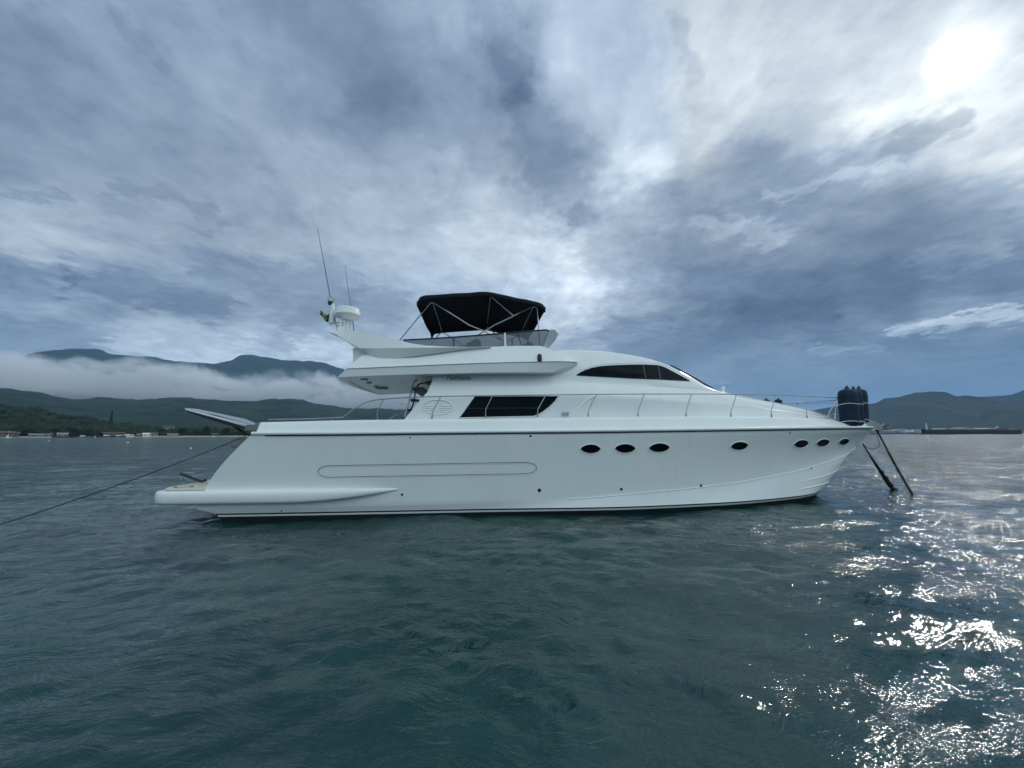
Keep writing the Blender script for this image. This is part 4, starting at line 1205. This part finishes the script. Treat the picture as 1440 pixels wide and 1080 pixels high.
# flybridge seats and helm
SEAT = mat('dark_upholstery', (.02, .022, .028), .7, var=.3)
for (x, w_, y0, zt_) in ((660, 5.5, .2, 481.5), (669.5, 7.5, -.1, 477.5)):
    q = P(x, zt_, y0); w = w_*.021
    b = MB(); b.tube([(q.x, y0, q.z-.75), (q.x, y0, q.z-.05), (q.x-.01, y0, q.z)], w, 12, radii=[w*1.1, w*.95, w*.4]); b.box((q.x-.05, y0-.25, q.z-.9), (q.x+.4, y0+.25, q.z-.6)); b.build('helm_seat', SEAT, yacht, bevel=.02)
b = MB(); cs = [(733,489),(737,483.5),(742,480.5),(746,480.5),(752,485),(753,490)]
b.plate([P(x, y, -.6) for x, y in cs], (0, .8, 0)); b.build('helm_console', SEAT, yacht, smooth=False, bevel=.03)
b = MB(); q = P(720, 486, -.3); b.tube([q+Vector((0, .2*math.cos(a), .2*math.sin(a))) for a in np.linspace(0, 2*math.pi, 20, endpoint=False)], .015, 6, cyclic=True); b.build('steering_wheel', BLACK, yacht)

# bimini: black canopy on a tubular frame
BY = 1.72
ct = [(583.5,424),(586,418.5),(591,415.6),(610,414.2),(633,412.6),(660,411.2),(685,410),(708,414.4),(733,419.6),(750,422.6),(761,425),(767,428),(769.5,432)]
cl = [P(x, y, -BY+.12) for x, y in ct]
xs_ = [p.x for p in cl]; zs_ = [p.z for p in cl]
fz = pchip(xs_, zs_)
for s_ in (1,):
    rows = []
    XX = np.concatenate([np.linspace(xs_[0], xs_[0]+.2, 5), np.linspace(xs_[0]+.2, xs_[-1]-.2, 40)[1:], np.linspace(xs_[-1]-.2, xs_[-1], 5)[1:]])
    for x in XX:
        row = []
        for y in np.concatenate([np.linspace(-BY, -BY+.25, 6), np.linspace(-BY+.25, BY-.25, 22)[1:-1], np.linspace(BY-.25, BY, 6)]):
            d = max(0, abs(y)-(BY-.22))/.22
            e_ = fz(x) + .07*(1-(y/BY)**2) - .17*d**2.2
            # cloth sags a little between the three bows
            sg = -.018*abs(math.sin((x-xs_[0])/(xs_[-1]-xs_[0])*math.pi*2))*(1-(y/BY)**2) + .006*math.sin(x*9+y*3)*math.sin(y*5+1)
            rnd = .10*max(0, (abs(y)/BY))**4
            xx = x + (rnd if x < xs_[0]+.5 else (-rnd if x > xs_[-1]-.5 else 0))
            row.append(Vector((xx, y, e_+sg)))
        rows.append(row)
    b = MB(); b.grid(rows); cano = b.build('bimini_canopy', CANVAS, yacht, recalc=False, angle=60)
    md = cano.modifiers.new('thickness', 'SOLIDIFY'); md.thickness = .02; md.offset = 0
    b = MB(); b.tube([r_[0] for r_ in rows], .022, 8); b.tube([r_[-1] for r_ in rows], .022, 8); b.tube(rows[0], .03, 8); b.tube(rows[-1], .03, 8); b.build('canopy_hem', CANVAS, yacht)
BYF = 1.56
for x_ in (xs_[0]+.28, (xs_[0]+xs_[-1])*.5-.15, xs_[-1]-.45):
    sm = [Vector((x_, y, fz(x_)+.07*(1-(y/BY)**2)-.17*(max(0, abs(y)-(BY-.22))/.22)**2.2+.004)) for y in np.linspace(-BY, BY, 40)]
    b = MB(); b.tube(sm, .013, 6); b.build('canopy_seam', CANVAS, yacht)
def near(x, y): return P(x, y, -BYF)
def corner(p0, p1, p2, r=.08):
    a = p1+(p0-p1).normalized()*r; c = p1+(p2-p1).normalized()*r
    return [a, p1*.5+(a+c)*.25, c]
frames = [ [near(562,478.5)] + corner(near(562,478.5), near(607,423.5), near(660,457.5)) + [near(660,457.5), near(679,465)],
           [near(759,486), near(755.5,434)] + corner(near(755.5,434), near(751.5,429.5), near(695,457.5)) + [near(722,444.5), near(695,457.5), near(668,473.5)],
           [near(690,416), near(706,430), near(722.5,444.5)],
           [P(679,465,-BYF), P(706,479,-1.6)] ]
for fr_ in frames:
    for s_ in (1, -1):
        pp_ = fr_ if s_ > 0 else [mirror(p) for p in fr_]
        b = MB(); b.tube(pp_, .017, 8); b.build('bimini_frame', STEEL, yacht)
for (x, y) in ((608,424),(690,413.5),(750.5,430)):                   # the three bows over the top
    q = near(x, y); pp_ = []
    for yy in np.linspace(-BYF, BYF, 15): pp_.append(Vector((q.x, yy, max(q.z, 0)+.03*(1-(yy/BYF)**2))))
    b = MB(); b.tube(pp_, .017, 8); b.build('bimini_bow', STEEL, yacht)

# --- handrails
def rail_b(x): return max(.03, bt.b(x)-.07)
def rp(px, py, k=0.0):
    q = P(px, py, -2)
    for _ in range(6): q = P(px, py, -(rail_b(q.x)-k))
    return q
rtop = [(483,587),(490,581),(498.6,574.8),(508,569.2),(518,565),(528,562.6),(539.5,561.2),(574,559),(621,557.4),(693,556.2),(768,555.2),(838,554.4),(906,554),(972,554),(1036,554.4),(1090,555.2),(1138,557.3),(1177,559.4)]
path = [rp(x, y) for x, y in rtop]
def smooth(path, n=4):
    out = []
    for i in range(len(path)-1):
        p0 = path[max(0, i-1)]; p1 = path[i]; p2 = path[i+1]; p3 = path[min(len(path)-1, i+2)]
        for k in range(n):
            t = k/n; out.append(.5*((2*p1)+(p2-p0)*t+(2*p0-5*p1+4*p2-p3)*t*t+(3*p1-p0-3*p2+p3)*t**3))
    return out+[path[-1]]
sp_ = smooth(path)
tipx = sp_[-1].x+1.0
pul = [sp_[-1]+(Vector((tipx, 0, sp_[-1].z))-sp_[-1])*t for t in (.25,)]
pulp = [Vector((sp_[-1].x+.55*math.sin(a), -abs(sp_[-1].y)*math.cos(a), sp_[-1].z-.02)) for a in np.linspace(0, math.pi, 13)[1:-1]]
b = MB(); b.tube(sp_ + pulp + [mirror(p) for p in sp_[::-1]], .015, 8); b.build('hand_rail', STEEL, yacht)
for s_ in (1, -1):
    lr = [rp(1097,568.6), rp(1104,568.2), rp(1138,567.4), rp(1173,566.6)]
    b = MB(); b.tube([p if s_ > 0 else mirror(p) for p in lr], .008, 6); b.build('lower_rail', STEEL, yacht)
    lr = [rp(377,593), rp(378,590.3), rp(430,589.5), rp(483,587.2)]
    b = MB(); b.tube([p if s_ > 0 else mirror(p) for p in lr], .017, 8); b.build('aft_rail', STEEL, yacht)
    for (x0,y0,x1,y1,x2,y2) in ((381,594,381,592,381,590.3),(466,591.5,466,590,466,588.2),(530.7,590.4,530.7,578,539.5,561.3),(607,589,608.5,578,620,557.5),(683,588,683,576,693,556.3),(756,586.8,756,576,768,555.3),
        (827,586,827.7,577,838.5,554.5),(897,585.6,897.5,577,906,554.1),(964.6,585.6,965,577,972.5,554.1),(1027.7,586,1028,577.5,1036,554.5),
        (1085,587,1084.4,578,1090.6,555.3),(1134.8,589,1134.4,579.5,1138.4,557.4),(1163.5,588,1166,580,1174,566.8),(1174,590,1174.5,580,1177,559.5)):
        q0, q1, q2 = rp(x0, y0), rp(x1, y1), rp(x2, y2); pp_ = [q0, q1.lerp(q0, .12), q1.lerp(q2, .08), q2]
        if s_ < 0: pp_ = [mirror(p) for p in pp_]
        b = MB(); b.tube(pp_, .013, 8); b.tube([pp_[0], pp_[0].lerp(pp_[1], .5)], .022, 8); b.build('stanchion', STEEL, yacht)

# cockpit stair rails under the overhang
for pts_, y, m in (([(569.5,586),(573,572),(577,556),(580,543),(582,537.5),(585,535),(588,534.5)], -1.35, STEEL),
                   ([(576,578),(580,571),(582.5,562),(584,552),(586.5,544),(590,540),(596,538.5),(603,538)], -1.0, BLACK)):
    b = MB(); b.tube(smooth([P(x, yy, y) for x, yy in pts_]), .022, 8); b.build('stair_rail', m, yacht)
b = MB(); 
for (x, yy) in ((576,577),(583,563)): 
    q = P(x, yy, -1.1); b.box((q.x-.10, -1.2, q.z-.03), (q.x+.10, -.9, q.z+.03))
b.build('rail_clamp', BLACK, yacht, smooth=False, bevel=.01)
b = MB(); a = P(600, 536.5, -1.6); c = P(611, 541, -1.6); b.box((a.x, -1.75, c.z), (c.x, -1.5, a.z)); b.build('cockpit_speaker', BLACK, yacht, bevel=.02)
b = MB(); a = P(586, 549.6, -.9); c = P(600, 553, -.9); b.box((a.x, -1.6, c.z), (c.x, 1.6, a.z+.02)); b.build('saloon_door_head', BLACK, yacht, smooth=False)

# bow roller
b = MB(); q = P(1217, 596.5, 0); e0 = P(1238, 603, 0)
tipz = bt.at(1).z
b.plate([P(x, y, -.09) for x, y in ((1196,601),(1209,597.5),(1217,594.6),(1233,603.5),(1229,606),(1205,606.5))], (0, .18, 0)); b.build('bow_tip', WHITE, yacht, smooth=False, bevel=.02)
b = MB()
for y in (-.10, .08):
    b.plate([P(x, yy, y) for x, yy in ((1216,594.5),(1231,592.5),(1240,597),(1243,602.5),(1236,605),(1224,601))], (0, .02, 0))
b.build('bow_roller', mat('galvanised_steel', (.30, .31, .31), .5, .5, var=.25, vscale=12), yacht, smooth=False, bevel=.004)
q = P(1238, 601, 0); b = MB(); b.lathe([(.05, -.07), (.035, 0), (.05, .07)], q, 14, axis=(0, 1, 0)); b.build('roller_wheel', BLACK, yacht)
q = P(1210, 593.8, -.05); b = MB(); b.tube([P(1168, 586, -.3), P(1168, 583.5, -.3), P(1176, 583.5, -.3), P(1176, 586, -.3)], .02, 6); b.build('bow_cleat', STEEL, yacht)
q = P(1147, 585.5, -.4)

# ------------------------------------------------------------------ things on and around the yacht
def world_pt(p): return YR @ Vector(p)
# anchor stowed on the roller
b0 = world_pt(P(1236, 598, 0))
anc = empty('anchor', b0, YAW, 'galvanised plough anchor stowed on the bow roller', 'anchor')
def loc(px, py, y): return P(px, py, y) - YI @ b0
GALV = mat('galvanised_steel', (.38, .39, .38), .45, .6, var=.25, vscale=12)
b = MB(); b.bar(loc(1222,592,0), loc(1243,600,0), .045, .07); b.build('shank', GALV, anc, smooth=False, bevel=.008)
b = MB(); 
for s_ in (1, -1):
    b.plate([loc(1239,599.5,0), loc(1248,594,-.02*s_)+Vector((0, -.13*s_, 0)), loc(1248.5,599,0)+Vector((0, -.17*s_, 0)), loc(1244,605.5,0)], (0, .015*s_, 0))
b.build('fluke', GALV, anc, smooth=False, bevel=.005)
b = MB(); b.tube([loc(1247,604,0)+Vector((0, .02*math.cos(a), .03*math.sin(a))) for a in np.linspace(0, 2*math.pi, 12, endpoint=False)], .012, 6, cyclic=True); b.build('shackle', STEEL, anc)

# fenders hung at the bow
def fender(px, py_top, py_bot, y, wpx_, label, grp, strap=True, lean=0.0):
    top_p = P(px, py_top, y); bot_p = P(px+lean, py_bot, y)
    rr_ = (P(px+wpx_/2, py_top+20, y)-P(px-wpx_/2, py_top+20, y)).length/2
    ax = (top_p-bot_p); H = ax.length; base = world_pt(bot_p)
    r = empty('fender', base, YAW, label, 'fender', grp)
    pr = [(rr_*.25, 0), (rr_*.6, .02*H), (rr_*.86, .06*H), (rr_*.98, .12*H), (rr_, .22*H), (rr_*1.01, .5*H), (rr_, .78*H), (rr_*.97, .86*H), (rr_*.84, .93*H), (rr_*.5, .965*H), (rr_*.22, .975*H)]
    b = MB(); b.lathe(pr, (0,0,0), 24, axis=ax); b.build('cover', NAVY, r, angle=60)
    b = MB(); b.lathe([(rr_*.30, .96*H), (rr_*.26, 1.0*H), (rr_*.10, 1.05*H), (rr_*.06, 1.07*H)], (0,0,0), 14, axis=ax); b.build('eye', BLACK, r)
    u = ax.normalized()
    if strap:
        for hf, rr2 in ((.58, 1.03), (.135, 1.0)):
            c = u*H*hf; ring = [c+Vector((rr_*rr2*math.cos(a), rr_*rr2*math.sin(a), .02*math.sin(a*2))) for a in np.linspace(0, 2*math.pi, 24, endpoint=False)]
            b = MB(); b.tube(ring, .013, 6, cyclic=True); b.build('lashing', ROPEW, r)
    return r
FG = 'navy fenders lashed upright at the bow'
fender(1191, 546, 600.5, -.70, 20.5, 'navy fender nearest the camera, largest of the bow fenders', FG, True, 5)
fender(1200, 546.5, 600, -.22, 17, 'middle navy fender of the three lashed at the bow', FG, True, 4)
fender(1207.5, 546, 597.5, .22, 16.5, 'navy fender nearest the bow tip, rightmost of the three', FG, True, 3)
for px, lab in ((1077.5, 'aft one of two navy fenders whose tops show over the foredeck'), (1094.5, 'forward one of two navy fenders whose tops show over the foredeck')):
    fender(px, 561, 586, .35, 9, lab, 'navy fenders standing on the foredeck', False)

def rope_thing(name, pts, r_, m, label, cat, rad=None, grp=None):
    base = pts[-1]; b = MB(); b.tube(pts, r_, 8, radii=rad)
    o = b.build(name, m, base=tuple(base)); return tag(o, label, cat, grp)
def wp(px, py, y): return world_pt(P(px, py, y))
# bow mooring rope and weed-grown chain, into the water
def on_water(px, py):
    d = ray(px, py); t = -CAM_H/d.z; return Vector((0, 0, CAM_H))+d*t
A = wp(1232, 602, 0); B = on_water(1283.5, 695); B2 = B+(B-A)*.12
pts = [A.lerp(B2, t)+Vector((0, 0, -.10*math.sin(math.pi*t))) for t in np.linspace(0, 1, 30)]
rope_thing('mooring_rope', pts, .028, ROPE, 'taut dark mooring rope running from the bow roller into the water', 'rope', [.022+.010*(i > 8)+.004*math.sin(i*2.1) for i in range(30)])
A = wp(1213, 624, 0); B = on_water(1257, 688.5); B2 = B+(B-A)*.10
n_ = 90; pts = []; rad = []
for i in range(n_):
    t = i/(n_-1); pts.append(A.lerp(B2, t)+Vector((0, 0, -.06*math.sin(math.pi*t)))+Vector((rng.uniform(-1, 1), rng.uniform(-1, 1), rng.uniform(-1, 1)))*.012*t)
    rad.append(.016+.075*max(0, t-.10)**.8*(.35+.5*abs(math.sin(i*.37)+.5*math.sin(i*.91))+.45*rng.random()))
rope_thing('weedy_chain', pts, .04, WEED, 'thick chain overgrown with dark weed hanging below the bow', 'chain', rad)
loopp = [wp(x, y, -.02) for x, y in ((1233,604),(1234,612),(1236,620),(1237,626),(1232,630),(1225,631.5),(1218,628.5),(1213.5,624))]
rope_thing('slack_line', smooth(loopp), .008, ROPE, 'thin slack loop of line hanging between bow rope and chain', 'rope')
# stern line running out to the left
A = wp(346, 613, -2.0); B = ray(-60, 742); B = Vector((0, 0, CAM_H))+B*(5.6/B.y)
d0 = ray(0, 726.5); d0 = Vector((0, 0, CAM_H))+d0*(7.2/d0.y)
dirn = (d0-A); Bend = A+dirn*1.55
pts = []
for t in np.linspace(0, 1, 40):
    p = A.lerp(Bend, t); p.z -= .16*4*t*(1-t)*1.0; pts.append(p)
rope_thing('stern_line', pts, .009, ROPE, 'thin dark mooring line stretching from the stern out to the left', 'rope')

# flag at the mast
fb = world_pt(P(466.5, 455, -1.42))
fl = empty('flag', fb, YAW, 'small crumpled green and yellow national flag beside the radar mast', 'flag')
o0 = YI @ fb
def fpt(u, v):
    # u 0 at hoist .. 1 at fly, v 0..1 up
    px = 463.8-14.5*u+1.5*math.sin(v*3); py = 452.5-(12-6.5*u)*v-8*u+ (2.6*math.sin(u*5))
    return P(px, py, -1.42+.05*math.sin(u*9+v*2)) - o0
GRN = mat('flag_green', (.02, .10, .03), .8, var=.2, vscale=20); YEL = mat('flag_yellow', (.55, .42, .03), .8, var=.1, vscale=20); BLU = mat('flag_blue', (.01, .02, .12), .8, var=.1)
b = MB(); b.grid([[fpt(u, v) for u in np.linspace(0, 1, 16)] for v in np.linspace(0, 1, 10)]); b.build('cloth', GRN, fl, recalc=False)
def dia(u0, v0, a, c, n, off, name, m, tip=4):
    pts_ = []
    for k in range(n):
        t = 2*math.pi*k/n
        if tip == 4:
            s = 1/(abs(math.cos(t))+abs(math.sin(t)))
        else: s = 1
        pts_.append(fpt(u0+a*s*math.cos(t), v0+c*s*math.sin(t))+Vector((0, off, 0)))
    cc = fpt(u0, v0)+Vector((0, off, 0)); b = MB(); b.add(pts_+[cc], [(i, (i+1) % n, n) for i in range(n)]); b.build(name, m, fl, recalc=False)
dia(.5, .5, .40, .38, 24, -.008, 'rhombus', YEL); dia(.5, .5, .15, .20, 20, -.014, 'disc', BLU, 0)
b = MB(); b.tube([Vector((0, 0, -.05)), P(463.5, 438, -1.42)-o0], .010, 6); b.build('flagstaff', STEEL, fl)

# ------------------------------------------------------------------ air: haze and the cloud bank on the mountains
def box_obj(name, a, b_, m):
    q = MB(); q.box(a, b_); o = q.build(name, m, smooth=False); tag(o, kind='stuff'); return o
HAZE = True; BANK = True
if HAZE:
    m = bpy.data.materials.new('haze_air'); m.use_nodes = True; q = NG(m.node_tree)
    v = q.n('ShaderNodeVolumePrincipled'); v.inputs['Color'].default_value = (.42, .68, 1.0, 1)
    v.inputs['Density'].default_value = 5.0e-5; v.inputs['Anisotropy'].default_value = .0
    o = q.n('ShaderNodeOutputMaterial'); q.link(v.outputs[0], o.inputs['Volume'])
    box_obj('haze', (-33000, -33000, -6), (33000, 33000, 1900), m)
if BANK:
    m = bpy.data.materials.new('cloud_bank_vapour'); m.use_nodes = True; q = NG(m.node_tree)
    t = q.n('ShaderNodeTexCoord'); ox, oy, oz = q.sep(t.outputs['Object'])
    wn = q.vmath('SUBTRACT', q.noise(q.comb(ox, oy, q.math('MULTIPLY', oz, 1.6)), .0016, 5, .6, out=1), (.5, .5, .5))
    _, _, wz = q.sep(wn)
    z = q.math('ADD', oz, q.math('MULTIPLY', wz, 260))
    n_ = q.noise(q.comb(ox, oy, q.math('MULTIPLY', oz, 1.8)), .0042, 6, .6)
    rad = q.vmath('LENGTH', q.comb(ox, oy, 0.0))
    topz = q.math('ADD', 580, q.math('MULTIPLY', q.math('SUBTRACT', q.noise(q.comb(ox, oy, 0.0), .0022, 4, .6), .5), 560))
    fac = q.math('MULTIPLY', q.mr(q.math('SUBTRACT', topz, z), 0, 60, 0, 1), q.mr(q.math('SUBTRACT', z, 262), 0, 60, 0, 1))
    fac = q.math('MULTIPLY', fac, q.mr(rad, 4050, 4250)); fac = q.math('MULTIPLY', fac, q.mr(rad, 5150, 4850))
    fac = q.math('MULTIPLY', fac, q.mr(ox, 300, -700))
    dn = q.math('MULTIPLY', q.math('MULTIPLY', fac, q.mr(n_, .40, .52)), .011)
    v = q.n('ShaderNodeVolumePrincipled'); v.inputs['Color'].default_value = (.97, .98, 1.0, 1); q.link(dn, v.inputs['Density'])
    v.inputs['Density Attribute'].default_value = ''
    o = q.n('ShaderNodeOutputMaterial'); q.link(v.outputs[0], o.inputs['Volume'])
    o = box_obj('cloud_bank', (-5200, 700, 200), (400, 5200, 900), m)
    m.cycles.volume_step_rate = 1.0
print('objects', len(bpy.data.objects))
